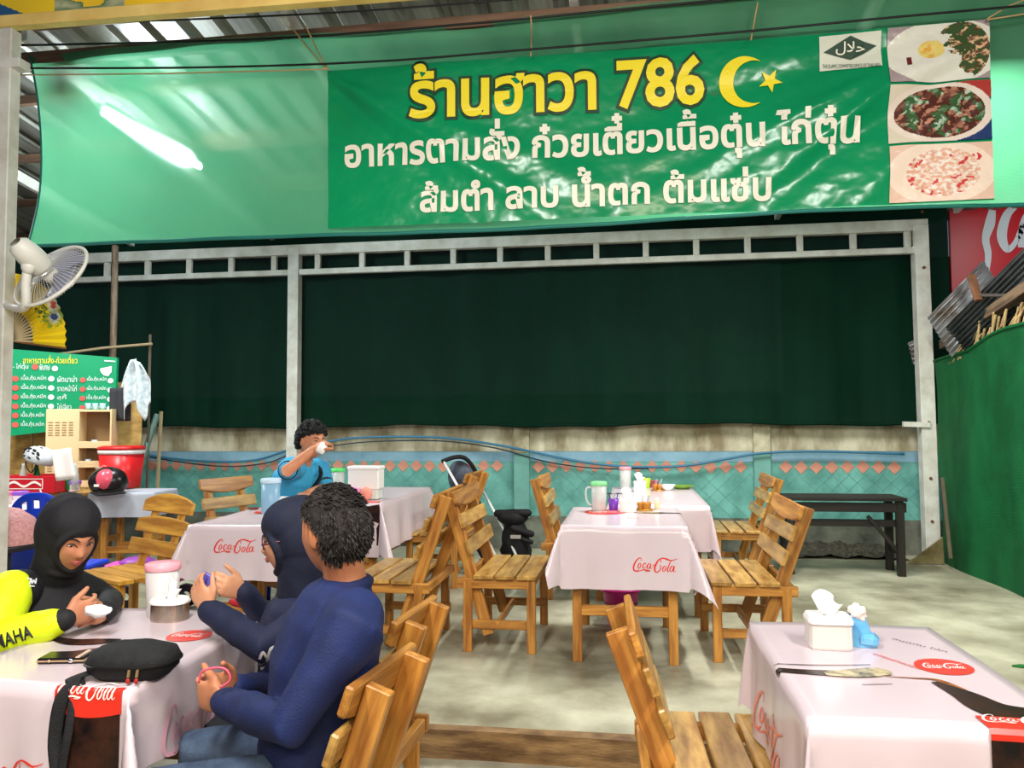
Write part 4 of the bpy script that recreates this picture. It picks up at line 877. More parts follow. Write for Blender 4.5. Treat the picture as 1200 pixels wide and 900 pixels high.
# ================================================================== LEFT CORNER
# plywood partition
ply = mat('plywood', (196, 160, 92), .7, rgb2=(150, 112, 56), vscale=6, stretch=(1, 1, 2))
a, b = D(-30, 500, 7.35), D(163, 500, 7.5)
pw_ = empty('plywood_partition', (0, 0, 0), 0, 'plywood partition behind the menu board and shelf rack', 'partition')
for k in range(3): plank('panel', a.lerp(b, k / 3 + .003) * 1 + Vector((0, .05, -a.z * 0 - .1)), a.lerp(b, (k + 1) / 3 - .003) + Vector((0, .05, -.1)), .02, 1.05, ply, pw_)
# menu board
d0, d1 = 7.15, 7.32
qm = [D(2, 512, d0), D(134, 497, d1), D(137, 419, d1), D(2, 408, d0)]
mb = MB().prism(qm, (0, .03, 0)).build('menu_board', mat('menu_green', (0, 146, 96), .45)); tag(mb, 'green menu board with Thai dish names and price dots at the left edge', 'menu board')
def mm(x, y, off=.006):
    u = (x - 2) / 134; t = 1 - (y - (408 + 11 * u)) / ((512 - 15 * u) - (408 + 11 * u)); p = (qm[0] * (1 - u) + qm[1] * u) * (1 - t) + (qm[3] * (1 - u) + qm[2] * u) * t; return p + Vector((0, -off, 0))
mw = mat('menu_white', (226, 240, 236), .5); mr = mat('menu_red', (214, 90, 80), .5)
def mt(body, x0, x1, y, h, m, bold=.004): text_on('lettering', body, m, lambda a, b: mm(a, b), (x0, y, x1, y - h), mb, bold)
mt('อาหารตามสั่ง-ก๋วยเตี๋ยว', 27, 90, 426, 10, mat('banner_yellow', (0, 0, 0)))
def dot(x, y, r, m):
    g = MB(); g.poly([mm(x + r * 1.15 * math.cos(a), y + r * math.sin(a), .007) for a in [2 * PI * i / 14 for i in range(14)]]); g.build('price_dot', m, mb, norecalc=True)
lines = []
mt('ตุ๋น - ไก่ตุ๋น', 5, 33, 434, 8, mw); dot(41, 430, 3.4, mr); mt('พิเศษ', 46, 58, 434, 7, mw); dot(64, 432, 3.2, mw)
for k in range(6):
    y = 446 + k * 10.8
    if k < 4: mt('เนื้อ,กุ้ง,หมึก', 25, 54, y + .8, 8, mw); dot(60, y - 2, 3.2, mw)
    else: mt('เนื้อ,กุ้ง,หมึก', 25, 52, y + .8, 8, mw)
    dot(18.5, y - 2, 3.4, mr)
    if k < 4:
        mt(['ผัดมาม่า', 'ราดหน้าไก่', 'สุกี้', 'ไข่เจียว'][k], 67, [90, 90, 78, 84][k], y + .8 + 1, 7.5, mw); mt('เนื้อ,กุ้ง,หมึก', 102, 125, y + 1.5, 7, mw); dot(97, y - .5, 3, mr); dot(130, y + .3, 3, mw)
g = MB(); g.poly([mm(x, y, .008) for x, y in [(117, 432), (131, 429), (131, 436), (127, 441), (122, 440), (118, 436)]]); g.build('cup_picture', mw, mb, norecalc=True); g = MB(); g.poly([mm(x, y, .008) for x, y in [(122, 422), (135, 423), (135, 424.5), (122, 423.5)]]); g.build('cup_picture', mw, mb, norecalc=True)
# hanging cloth/shirt
sh = MB(); c0 = D(157, 434, 7.0)
def shf(u, v):
    wd = .05 + .11 * min(1, v * 2.4) ** .8 - .04 * max(0, v - .6); return c0 + Vector(((u - .5) * 2 * wd + .04 * v, .03 * math.sin(u * 16 + 2 * v), .06 + .05 * (1 - abs(u - .5) * 2) * (1 - v) - .52 * v * (1 - .35 * abs(math.sin(u * 4.4)))))
sh.grid(shf, 24, 16); tag(sh.build('hanging_shirt', mat('white_cloth', (220, 226, 226), .85, rgb2=(164, 178, 184), vscale=22), smooth=True, norecalc=True, thick=.004), 'white patterned shirt hanging on a stick right of the menu board', 'shirt')
tag(MB().grid(lambda u, v: D(140, 470, 7.05) + Vector((.1 * (u - .5) * 2, .02 * math.sin(u * 8), .12 - .3 * v)), 8, 8).build('dark_cloth', mat('charcoal_cloth', (50, 52, 56), .9), smooth=True, norecalc=True, thick=.004), 'dark cloth hanging behind the white shirt', 'cloth')
# counter table with grey cloth
zc0 = .75
def ctable(px0, px1, d_, dep, z, mcl, lab1, lab2, drop=.22):
    A_, B_ = H(px0, d_, z), H(px1, d_, z); W_ = (B_ - A_).length; c = (A_ + B_) / 2 + Vector((-.05, dep / 2, 0)); a_ = math.atan2((B_ - A_).y, (B_ - A_).x)
    t = make_table((c.x, c.y, 0), a_, W_ - .04, dep - .04, lab1, zt=z - .004, group=None); C = Cloth((c.x, c.y, 0), a_, W_, dep, z, (drop,) * 4, lab2, group=None, seed=9, m=mcl, flare=.03, point=.3); return t, C
tG, cG = ctable(108, 184, 6.5, .45, .76, mat('grey_cloth', (168, 172, 182), .7), 'plain table under grey cloth below the shelf rack', 'smooth grey cloth on the side table with the helmet', drop=.2)
tP, cP = ctable(-40, 56, 5.6, .5, .74, mat('pink_cloth', (226, 190, 192), .6, rgb2=(236, 220, 216), vscale=25), 'side table at the left edge under patterned pink cloth', 'pink patterned cloth on the table at the left edge', drop=.3)
ck = make_table(H(52, 6.72) , R(9), .95, .42, 'wooden side table carrying the red crate and shelf rack', zt=.76, group=None)
# shelf rack
rk = empty('shelf_rack', D(90, 570, 6.9), R(18), 'beige plastic shelf rack with slotted side panel, on the left side table', 'shelf'); rk.location.z = .765
bp_ = mat('beige_plastic', (226, 200, 152), .45); q = (D(90, 472, 6.9) - D(90, 565, 6.9)).z
hR = q * 1.0
g = MB(); g.box((-.13, -.0, hR / 2), (.26, .015, hR)); g.build('side_panel', bp_, rk, bevel=.003)
sl = MB()
for cx_ in range(4):
    for rw in range(2):
        for s_ in range(6): sl.box((-.22 + .055 * cx_, -.008, hR * (.18 + .45 * rw) + s_ * .022 + .03), (.036, .004, .008))
tag(sl.build('slot_row', mat('slot_brown', (150, 118, 76), .7), rk), kind='stuff')
for x in (.005, .27): MB().box((x, .08, hR / 2), (.015, .18, hR)).build('side_panel', bp_, rk, bevel=.002)
for z in (.02, .19, .36, hR - .015): MB().box((.138, .08, z), (.26, .18, .018)).build('shelf_board', bp_, rk, bevel=.002)
for z in (.05, .22, .39): MB().box((.138, -.005, z), (.26, .006, .04)).build('shelf_lip', bp_, rk, bevel=.002)
MB().box((.138, .17, hR / 2), (.26, .006, hR)).build('back_panel', mat('beige_dark', (150, 120, 84), .6), rk)
for k, (x, z) in enumerate(((.06, hR), (.12, hR), (.18, hR), (.07, .2), (.12, .37), (.2, .2))):
    p_ = rk.location + Matrix.Rotation(R(18), 3, 'Z') @ Vector((x, .05, z + .003))
    tag(MB().lathe([(.018, 0), (.026, .05), (.024, .05), (.016, .003), (0, .003)], n=14).build('drinking_glass', mat('glass_blue', (190, 214, 226), .15, alpha=.6), smooth=True, loc=p_), ['drinking glass on top of the beige rack, leftmost', 'drinking glass on top of the beige rack, middle', 'drinking glass on top of the beige rack, rightmost', 'drinking glass on the middle shelf of the beige rack, left one', 'drinking glass on the upper shelf of the beige rack', 'drinking glass on the middle shelf of the beige rack, right one'][k], 'glass', 'glasses on the beige rack')
# red cooler
cp = D(142, 566, 6.95); cp.z = .765; o = empty('red_cooler', cp, 0, 'red drink cooler with white rim behind the pink helmet', 'cooler'); rdp = mat('cooler_red', (206, 30, 34), .35)
MB().lathe([(.13, 0), (.14, .01), (.165, .3)], n=36, sq=3, cap=True).build('cooler_body', rdp, o, smooth=True); MB().lathe([(.17, .3), (.172, .335)], n=36, sq=3, cap=True).build('rim', whc, o, smooth=True); MB().lathe([(.174, .335), (.174, .36), (.14, .37)], n=36, sq=3, cap=True).build('lid', rdp, o, smooth=True)
MB().ell((.09, -.14, .07), (.09, .08, .075)).build('tap_housing', rdp, o, smooth=True)
script_mark('script_logo', whp, lambda x, y: Vector((-.13 + x * .11, -.162 - .003, .17 + y * .11)), o)
# red crate with bottles
cp = D(46, 580, 6.6); cp.z = .765; o = empty('red_crate', cp, R(4), 'red drink crate with a white flowing wave on its side', 'crate'); crr = mat('crate_red', (196, 26, 40), .4)
for s_ in (-1, 1): MB().box((0, s_ * .14, .07), (.46, .012, .14)).build('side_panel', crr, o, bevel=.003); MB().box((s_ * .225, 0, .07), (.012, .27, .14)).build('end_panel', crr, o, bevel=.003)
MB().box((0, 0, .008), (.45, .28, .012)).build('bottom', crr, o)
g = MB(); g.box((-.02, -.1475, .115), (.3, .002, .006)); g.box((-.02, -.1475, .035), (.3, .002, .006)); g.box((-.17, -.1475, .075), (.006, .002, .08)); g.box((.13, -.1475, .075), (.006, .002, .08)); g.build('frame_print', whp, o)
g = MB(); P = [Vector((-.16 + .28 * i / 20, -.149, .07 + .018 * math.sin(i * .5) )) for i in range(21)]; g.add([p + Vector((0, 0, .012)) for p in P] + [p - Vector((0, 0, .008)) for p in P], [(i, i + 1, 22 + i, 21 + i) for i in range(20)]); g.build('wave_print', whp, o, norecalc=True)
for k, (px, c) in enumerate(((27, 'clear'), (43, 'green'), (80, 'green'), (88, 'clear'))):
    p_ = D(px, 560, 6.6); p_.z = .78; b_ = empty('glass_bottle', p_, 0, ['clear glass bottle standing at the left in the red crate', 'green glass bottle in the red crate left of the white sheet', 'green glass bottle right of the white sheet in the red crate', 'clear glass bottle rightmost beside the beige rack'][k], 'bottle', 'glass bottles')
    MB().lathe([(.028, 0), (.031, .01), (.030, .12), (.022, .15), (.012, .19), (.012, .22), (.009, .22), (.009, .19), (.02, .14), (.026, .1), (.025, .006), (0, .006)], n=16).build('bottle_body', mat('bottle_' + c, (30, 130, 60) if c == 'green' else (214, 222, 214), .1, alpha=.75 if c == 'green' else .5), b_, smooth=True)
tag(MB().grid(lambda u, v: D(72, 545, 6.38) + Vector((.19 * (u - .5) + .05 * v, .02 * math.sin(u * 5), .12 - .25 * v + .02 * u)), 8, 6).build('paper_sheet', mat('paper_white', (238, 236, 230), .8), smooth=True, norecalc=True, thick=.002), 'white paper sheet standing in the red crate beneath the silver helmet', 'paper')
# bicycle helmet
cp = D(47, 536, 6.52); o = empty('cycle_helmet', cp, R(-20), 'silver bicycle helmet with dark vents resting on the crate bottles', 'helmet'); o.rotation_euler = (0, R(14), R(-20))
hm = MB().ell((0, 0, 0), (.15, .1, .085), n=28, m=16); hm.f = [f for f in hm.f if sum(hm.v[i].z for i in f) / len(f) > -.035]
hm.build('shell', mat('helmet_silver', (186, 190, 194), .3), o, smooth=True, norecalc=True, thick=.012)
for a_ in (-50, -20, 12, 40):
    for yy in (-.5, .1): 
        v_ = Vector((math.sin(R(a_)) * .15, 0, math.cos(R(a_)) * .085)); MB().ell((v_.x * .82, yy * .1 * .9 - .025, v_.z * (.80 if yy < 0 else .96)), (.024, .012, .012), Matrix.Rotation(R(a_) * .9, 3, 'Y'), n=12, m=8).build('vent', mat('vent_dark', (20, 20, 22), .8), o, smooth=True)
for x_, z_, a_ in ((-.085, .022, -.5), (-.03, .045, -.2), (.035, .045, .15), (.09, .025, .45), (-.05, .005, -.2), (.02, .008, .1)): MB().ell((x_, -.099 * math.sqrt(1 - (x_ / .15) ** 2 - (z_ / .085) ** 2), z_), (.026, .012, .0085), Matrix.Rotation(a_, 3, 'Y'), n=12, m=8).build('vent', mat('vent_dark', (20, 20, 22), .8), o, smooth=True)
MB().tube(catmull([(-.09, -.06, -.03), (-.05, -.07, -.09), (.02, -.06, -.12), (.06, -.06, -.04)], 4), .005, 6).build('strap', black(), o)
# motorbike helmet with pink
cp = D(127, 561, 6.5); cp.z = .765 + .085; o = empty('motorbike_helmet', cp, R(10), 'black and pink motorcycle helmet on the grey cloth', 'helmet')
hm = MB().ell((0, 0, 0), (.15, .12, .12), n=28, m=16); hm.f = [f for f in hm.f if sum(hm.v[i].z for i in f) / len(f) > -.085]; hm.build('shell', mat('helmet_black', (24, 22, 24), .25), o, smooth=True, thick=.01)
MB().ell((.01, -.06, .015), (.085, .075, .095), n=24, m=14).build('pink_panel', mat('helmet_pink', (216, 82, 100), .25), o, smooth=True); MB().box((-.03, -.133, -.02), (.04, .006, .02)).build('sticker', whp, o)
MB().tube(catmull([(-.1, -.08, -.08), (0, -.14, -.095), (.1, -.11, -.09), (.17, -.06, -.085)], 4), .008, 6).build('rim', black(), o)
# blue chair back (round topped plastic chair)
o = empty('blue_plastic_chair', H(72, 4.9), R(190), 'blue plastic chair with rounded slotted back behind the woman in black', 'chair'); bp2 = mat('blue_plastic', (10, 62, 204), .35)
def bk_(u, v):
    a = (u - .5) * 2; hgt = .92 - .22 * abs(a) ** 2.4; z = .45 + (hgt - .45) * v; return Vector((a * (.25 - .02 * v), .2 + .05 * v - .06 * a * a, z))
g = MB(); slots = [(.30, .38), (.46, .54), (.62, .70)]
nu, nv = 50, 20; vs_ = [bk_(i / nu, j / nv) for j in range(nv + 1) for i in range(nu + 1)]; fs_ = []
for j in range(nv):
    for i in range(nu):
        u = (i + .5) / nu; v = (j + .5) / nv
        if .80 < v < .89 and any(a_ < u < b_ for a_, b_ in slots): continue
        a_ = j * (nu + 1) + i; fs_.append((a_, a_ + 1, a_ + nu + 2, a_ + nu + 1))
g.add(vs_, fs_); g.build('backrest', bp2, o, smooth=True, norecalc=True, thick=.012)
MB().box((0, -.0, .44), (.44, .42, .03)).build('seat', bp2, o, bevel=.01)
for sx in (-1, 1):
    for sy_ in (-1, 1): MB().tube([(sx * .18, sy_ * .17, .43), (sx * .22, sy_ * .21, 0)], .02, 8).build('leg', bp2, o, smooth=True)
# second blue chair: the drinking man's
o = empty('blue_plastic_chair', H(332, 5.72), R(-90), 'blue plastic chair under the man drinking in the blue shirt', 'chair')
g = MB(); g.add(vs_, fs_); g.build('backrest', bp2, o, smooth=True, norecalc=True, thick=.012); MB().box((0, 0, .44), (.44, .42, .03)).build('seat', bp2, o, bevel=.01)
for sx in (-1, 1):
    for sy_ in (-1, 1): MB().tube([(sx * .18, sy_ * .17, .43), (sx * .22, sy_ * .21, 0)], .02, 8).build('leg', bp2, o, smooth=True)
# lidded boxes on pink table
def tub(px, py, c, n_, lab_, lc, ln, p_=None):
    p_ = p_ or PZ(px, py, .745); o = empty('lidded_tub', p_, 0, lab_, 'tub', 'lidded tubs'); MB().lathe([(.036, 0), (.042, .06)], n=18, sq=4, cap=True).build('tub_body', mat(n_, c, .4), o); MB().lathe([(.046, .06), (.046, .085), (.04, .09)], n=18, sq=4, cap=True).build('lid', mat(ln, lc, .4), o)
tub(6, 590, (240, 230, 226), 'tub_white', 'white tub with hot pink lid at the left edge', (240, 120, 160), 'lid_hotpink'); tub(24, 590, (232, 226, 236), 'tub_lilac', 'white tub with violet lid beside the pink lidded one', (140, 90, 200), 'lid_violet')
tub(91, 573, (220, 210, 230), 'tub_lilac', 'small violet lidded tub right of the red crate', (140, 90, 200), 'lid_violet', H(89, 6.62, .765))
o = empty('ochre_cup', PZ(52, 588, .745), 0, 'ochre cup with a white straw on the pink cloth', 'cup'); MB().lathe([(.03, 0), (.038, .05), (.034, .05), (.028, .004), (0, .004)], n=18).build('cup_body', mat('ochre_cup', (214, 150, 70), .4), o, smooth=True); MB().tube([(0, 0, .02), (-.04, 0, .09)], .005, 6).build('straw', whc, o)
# food cover, pink mesh
o = tag(MB().lathe([(.2, 0), (.19, .06), (.15, .13), (.08, .18), (0, .2)], n=32).build('mesh_cover', mat('pink_mesh', (222, 166, 160), .6, alpha=.8, rgb2=(200, 130, 130), vscale=60), smooth=True, loc=D(2, 636, 4.3)), 'pinkish mesh food cover at the left edge beside the woman in black', 'food cover')
sup = o.location.copy(); hz_ = sup.z
st_ = empty('small_stool', (sup.x, sup.y, 0), 0, 'dark stool under the pink mesh food cover at the left edge', 'stool'); MB().box((0, 0, hz_ - .015), (.4, .4, .026)).build('seat', black(), st_, bevel=.005)
for sx in (-1, 1):
    for sy_ in (-1, 1): MB().beam((sx * .16, sy_ * .16, 0), (sx * .16, sy_ * .16, hz_ - .028), .04, .04).build('leg', black(), st_)
# pink toy bike behind ochre bench
o = empty('toy_scooter', H(182, 5.6), R(15), 'bright pink child ride-on toy behind the ochre bench', 'toy'); pk = mat('toy_pink', (226, 90, 184), .35)
g = MB(); g.loft([g.ring((x, 0, z), Vector((0, 1, 0)), Vector((0, 0, 1)), ry, rz2, 14) for x, z, ry, rz2 in ((-.33, .3, .05, .03), (-.25, .3, .12, .06), (0, .26, .13, .05), (.2, .27, .12, .06), (.32, .3, .06, .04))]); g.build('toy_body', pk, o, smooth=True)
MB().tube(catmull([(.2, 0, .3), (.22, 0, .5), (.16, 0, .56)], 4), .02, 8).build('steering_stem', mat('toy_white', (236, 230, 236), .4), o, smooth=True); MB().tube([(.16, -.15, .57), (.16, .15, .57)], .018, 8, round_=True).build('handlebar', pk, o, smooth=True)
for x in (-.22, .2):
    for y in (-.12, .12): MB().lathe([(.03, -.02), (.075, -.022), (.085, 0), (.075, .022), (.03, .02)], (x, y, .087), 20, Matrix.Rotation(PI / 2, 3, 'X')).build('wheel', mat('toy_wheel', (40, 30, 50), .5), o, smooth=True)
MB().ell((-.1, 0, .34), (.13, .09, .05)).build('seat', mat('toy_violet', (150, 60, 170), .4), o, smooth=True)
# ================================================================== FANS AT THE LEFT POST
fo = empty('electric_fan', (LPX + .03, py_, PY(20, 350, py_).z), 0, 'white electric wall fan tilted down on the left post', 'fan'); cc = PY(60, 323, py_ - .05) - fo.location
wf = mat('fan_white', (232, 230, 220), .4); gr = mat('fan_blade', (150, 152, 176), .25, alpha=.8); vr = (PY(60, 323, py_) - CAM).normalized(); e1 = vr.cross(Vector((0, 0, 1))).normalized(); e2 = e1.cross(vr); ax_ = (e1 * .64 - e2 * .62 + vr * .40).normalized(); Rq = Vector((0, 0, 1)).rotation_difference(ax_).to_matrix()
rad = .205
def fl_(m_, prof_, n=32): return m_.lathe(prof_, cc, n, Rq)
MB().tube([cc + Rq @ Vector((rad * math.cos(a), rad * math.sin(a), 0)) for a in [2 * PI * i / 48 for i in range(49)]], .009, 8).build('cage_rim', wf, fo, smooth=True)
g = MB(); w1 = mat('cage_wire', (200, 200, 196), .3)
for i in range(60):
    a = 2 * PI * i / 60
    for dp in (.07, -.06):
        g.tube([cc + Rq @ Vector((r_ * math.cos(a), r_ * math.sin(a), dp * math.cos(r_ / rad * PI / 2) ** .6)) for r_ in (.035, .1, .16, .19, rad)], .0014, 3)
tag(g.build('cage_wires', w1, fo), kind='stuff')
for k in range(3):
    a = 2 * PI * k / 3 + .4
    MB().grid(lambda u, v: cc + Rq @ Vector(((.035 + .145 * v) * math.cos(a + (u - .5) * (.8 + .9 * v)), (.035 + .145 * v) * math.sin(a + (u - .5) * (.8 + .9 * v)), .02 * (u - .5) * 2)), 8, 6).build('blade', gr, fo, smooth=True, norecalc=True, thick=.002)
fl_(MB(), [(0, .04), (.03, .035), (.04, 0), (.04, -.02), (0, -.02)]).build('hub', wf, fo, smooth=True); fl_(MB(), [(.028, -.235), (.052, -.215), (.062, -.15), (.062, -.07), (.05, -.05), (0, -.05)]).build('motor_housing', wf, fo, smooth=True)
fl_(MB(), [(0, .085), (.035, .08), (.036, .068), (0, .068)]).build('front_badge', mat('badge_white', (226, 226, 222), .4), fo, smooth=True)
mo = cc + Rq @ Vector((0, 0, -.14)); MB().tube(catmull([mo + Vector((-.01, 0, -.05)), mo + Vector((-.02, 0, -.14)), mo + Vector((-.05, .03, -.25)), Vector((-.02, .0, -.03))], 5), .022, 10).build('arm', wf, fo, smooth=True)
MB().ell(mo + Vector((0, -.01, -.055)), (.035, .03, .04)).build('joint', wf, fo, smooth=True)
# yellow folding fan decoration
pv = PY(6, 398, 3.672); o = empty('folding_fan', pv, 0, 'yellow folding paper fan with dark emblem and wooden ribs on the left post', 'fan'); rpx = (PY(77, 398, 3.672) - pv).length
ph = mat('print_paper', (0, 0, 0)) if False else printmat('print_paper', .6)
A0, A1 = R(-8), R(84)
def ff(u, v): a = A0 + (A1 - A0) * u; r = rpx * (.46 + .54 * v); return Vector((r * math.cos(a), .006 * math.cos(u * PI * 26), r * math.sin(a)))
def fc(u, v):
    a = A0 + (A1 - A0) * u; r = .46 + .54 * v; x, z = r * math.cos(a), r * math.sin(a)
    d = math.hypot(x - .58, z - .42)
    if .085 < d < .1 or (d < .055 and fbm(x * 30, z * 30) > -.05): return (90, 84, 30)
    d2 = math.hypot(x - .78, z - .5); 
    if d2 < .055: return (226, 90, 90)
    if d2 < .1: return (226, 232, 200)
    d3 = math.hypot(x - .8, z - .32)
    if d3 < .05: return (70, 90, 150)
    if d3 < .1: return (214, 226, 210)
    if math.hypot(x - .78, z - .42) < .26 and fbm(x * 16, z * 16, 3) > -.02: return (150, 176, 60)
    return (242, 212, 24)
painted('paper_leaf', ph, ff, fc, 52, 26, o)
for k in range(14):
    a = A0 + (A1 - A0) * (k + .5) / 14; MB().beam((0, .004, 0), (rpx * .5 * math.cos(a), .004, rpx * .5 * math.sin(a)), .003, .010, (-math.sin(a), 0, math.cos(a))).build('rib', mat('fan_rib', (196, 178, 140), .6), o)
MB().beam((0, .008, -.0), (rpx * math.cos(A0), .008, rpx * math.sin(A0)), .006, .016).build('guard', mat('fan_guard', (120, 78, 40), .5), o)
# ================================================================== PEOPLE
skinm = lambda n, c, c2: mat(n, c, .5, rgb2=c2, vscale=9, spec=.4)
def finish(g, name, m, parent, vox, it=3, wr=0, wscale=14, fold=None):
    o = g.build(name, m, parent, smooth=True)
    a = o.modifiers.new('r', 'REMESH'); a.mode = 'VOXEL'; a.voxel_size = vox
    if it: b = o.modifiers.new('s', 'SMOOTH'); b.iterations = it; b.factor = .5
    bpy.context.view_layer.update(); dg = bpy.context.evaluated_depsgraph_get()
    me = bpy.data.meshes.new_from_object(o.evaluated_get(dg)); o.modifiers.clear(); old = o.data; o.data = me; me.name = name; bpy.data.meshes.remove(old)
    if not me.materials: me.materials.append(m)
    if wr:
        nn = [v.normal.copy() for v in me.vertices]
        for v, n_ in zip(me.vertices, nn):
            p = v.co * wscale; k = noise.noise(Vector((p.x, p.y, p.z * .45))); k = 1 - abs(k) * 2.2
            v.co += n_ * wr * (k * .8 + .3 * noise.noise(p * 2.1))
    me.polygons.foreach_set('use_smooth', [True] * len(me.polygons)); return o
def head_pt(x, y, z):
    X = .098 * x; Y = .076 * y; Z = .119 * z; n = max(0, -z)
    Y *= 1 - .30 * n ** 1.7; X *= 1 - .10 * n; X += .016 * n ** 1.5
    if x < 0 and z < -.25: X *= 1 - .5 * (-z - .25)
    if x > 0:
        X += .012 * n * max(0, x - .4)
        t = (.14 - z) / .36; a = 0
        if 0 < t <= 1: a = .024 * t ** 1.2
        elif t > 1: a = .024 * math.exp(-((z + .22) / .05) ** 2)
        sg = .10 + .09 * max(0, min(1, t)); X += a * math.exp(-(y / sg) ** 2)
        X -= .010 * math.exp(-((abs(y) - .40) / .17) ** 2 - ((z - .07) / .10) ** 2)
        X += .0045 * math.exp(-((z - .24) / .08) ** 2 - (y / .55) ** 2)
        X += .008 * math.exp(-(y / .24) ** 2 - ((z + .43) / .08) ** 2); X += .008 * math.exp(-(y / .25) ** 2 - ((z + .8) / .13) ** 2)
        X += .005 * math.exp(-((abs(y) - .5) / .2) ** 2 - ((z + .15) / .18) ** 2)
    return Vector((X, Y, Z))
class Fig:
    def __init__(s, label, base, skin):
        s.root = empty('person', base, 0, label, 'person'); s.b = Vector(base); s.skin = skin; s.body = MB()
    def L(s, p): return Vector(p) - s.b
    def head(s, c, f, up=(0, 0, 1), sc=1.0, neck=None, ears=True):
        f = Vector(f).normalized(); l = Vector(up).cross(f).normalized(); u = f.cross(l); s.hc, s.hf, s.hl, s.hu, s.hs = s.L(c), f, l, u, sc
        m, n = 36, 48; rings = []
        for i in range(m + 1):
            th = PI * (i + .02) / (m + .04); rr = math.sin(th); z = -math.cos(th); rings.append([s.hw(head_pt(rr * math.cos(2 * PI * j / n), rr * math.sin(2 * PI * j / n), z)) for j in range(n)])
        s.body.loft(rings)
        for sd in ((-1, 1) if ears else ()):
            e = s.hw((-.004, sd * .078, -.008)); s.body.ell(e, (.018, .008, .030), Matrix((f, l, u)).transposed() @ Matrix.Rotation(sd * .35, 3, 'Z'), 12, 8)
            s.body.ell(s.hw((.002, sd * .074, -.022)), (.010, .007, .012), Matrix((f, l, u)).transposed(), 10, 6)
        if neck is not None: s.body.tube([s.L(neck) - Vector((0, 0, .02)), s.L(neck).lerp(s.hw((-.018, 0, -.07)), .5), s.hw((-.018, 0, -.06))], [.062, .055, .053], 18, round_=True)
    def hw(s, p): p = Vector(p) * s.hs; return s.hc + s.hf * p.x + s.hl * p.y + s.hu * p.z
    def onface(s, y, z, off=0):
        x = math.sqrt(max(0, 1 - y * y - z * z)); p = head_pt(x, y, z); p.x += off; return s.hw(p)
    def features(s, hairc=(20, 16, 14), lip=(176, 92, 84), down=True, brow=True):
        for sd in (-1, 1):
            ctr = s.onface(sd * .40, .07, -.002)
            g = MB(); g.ell(ctr, (.006, .0135, .0048 if down else .008), Matrix((s.hf, s.hl, s.hu)).transposed(), 14, 8); g.build('eye', mat('eye_white', (216, 206, 198), .2), s.root, smooth=True)
            g = MB(); g.ell(ctr + s.hf * .0045 * s.hs - s.hu * (.002 if down else 0) * s.hs, (.0035, .0052, .0042), Matrix((s.hf, s.hl, s.hu)).transposed(), 12, 8); g.build('iris', mat('iris_dark', (30, 18, 14), .15), s.root, smooth=True)
            g = MB(); g.tube([s.onface(sd * y, z, .003) for y, z in ((.20, .06), (.30, .115), (.42, .13), (.53, .10), (.60, .055))], [.0008, .0018, .0022, .0018, .0008], 6); g.build('eyelid', mat('lash', (36, 22, 18), .6), s.root, smooth=True)
            if brow: g = MB(); g.tube([s.onface(sd * y, z, .003) for y, z in ((.16, .23), (.32, .29), (.48, .29), (.64, .22))], [.0012, .003, .0028, .0010], 6); g.build('eyebrow', mat('brow_%d' % hairc[0], hairc, .8), s.root, smooth=True)
        lm = mat('lips_%d' % lip[0], lip, .4)
        g = MB(); g.tube([s.onface(y, -.40 - .02 * abs(y) * 3, .002) for y in (-.26, -.14, -.05, 0, .05, .14, .26)], [.0012, .0036, .0045, .0036, .0045, .0036, .0012], 8, round_=True); g.tube([s.onface(y, -.465 + .1 * abs(y) ** 1.5, .002) for y in (-.24, -.12, 0, .12, .24)], [.0012, .0048, .0058, .0048, .0012], 8, round_=True); g.build('lips', lm, s.root, smooth=True)
        g = MB()
        for sd in (-1, 1): g.ell(s.onface(sd * .09, -.275, .0), (.003, .004, .0022), Matrix((s.hf, s.hl, s.hu)).transposed(), 8, 5)
        g.build('nostrils', mat('nostril', (70, 34, 26), .9), s.root, smooth=True)
    def limb(s, g, pts, rad, n=16): g.tube([s.L(p) for p in pts], rad, n, round_=True)
    def torso(s, g, secs, side):
        """secs: (point, half width, half depth); side: unit vector to the figure's left"""
        side = Vector(side).normalized(); rings = []
        P = [s.L(a[0]) for a in secs]
        for i, (a, wd, dp) in enumerate(secs):
            t = (P[min(i + 1, len(P) - 1)] - P[max(i - 1, 0)]).normalized(); y = t.cross(side).normalized(); x = side
            rings.append(g.ring(P[i], x, y, wd, dp, 24, 2.4))
        g.loft(rings)
    def hand(s, w_, d, back, thumb, curl=.5, k=1.0, g=None, spread=.08, pinch=False):
        """w_: wrist, d: direction of the hand, back: outward normal of its back, thumb: direction towards the thumb"""
        g = g or s.body; w_ = s.L(w_); d = Vector(d).normalized(); th = Vector(thumb); th = (th - d * th.dot(d)).normalized(); bk = Vector(back); bk = (bk - d * bk.dot(d) - th * bk.dot(th)).normalized()
        rings = []
        for t, hw_, hd_ in ((-.02, .024, .019), (.0, .027, .018), (.03, .036, .016), (.06, .041, .014), (.085, .040, .012), (.093, .034, .008)):
            rings.append(g.ring(w_ + d * t * k - bk * .002, th, bk, hw_ * k, hd_ * k, 16, 2.4))
        g.loft(rings)
        for q, (off, ln, r) in enumerate(((.029, .070, .0085), (.010, .079, .0088), (-.010, .073, .0084), (-.028, .058, .0075))):
            p = w_ + d * .078 * k + th * off * k; ang = curl * (.5 + .12 * q); dd = (d + th * spread * (1 - q * .66)).normalized(); pts = [p]
            for seg in (.45, .32, .23):
                v = dd * math.cos(ang) - bk * math.sin(ang); pts.append(pts[-1] + v * ln * seg * k); ang += curl * (.95 - .1 * q)
            g.tube(pts, [r * k, r * .98 * k, r * .9 * k, r * .78 * k], 10, round_=True)
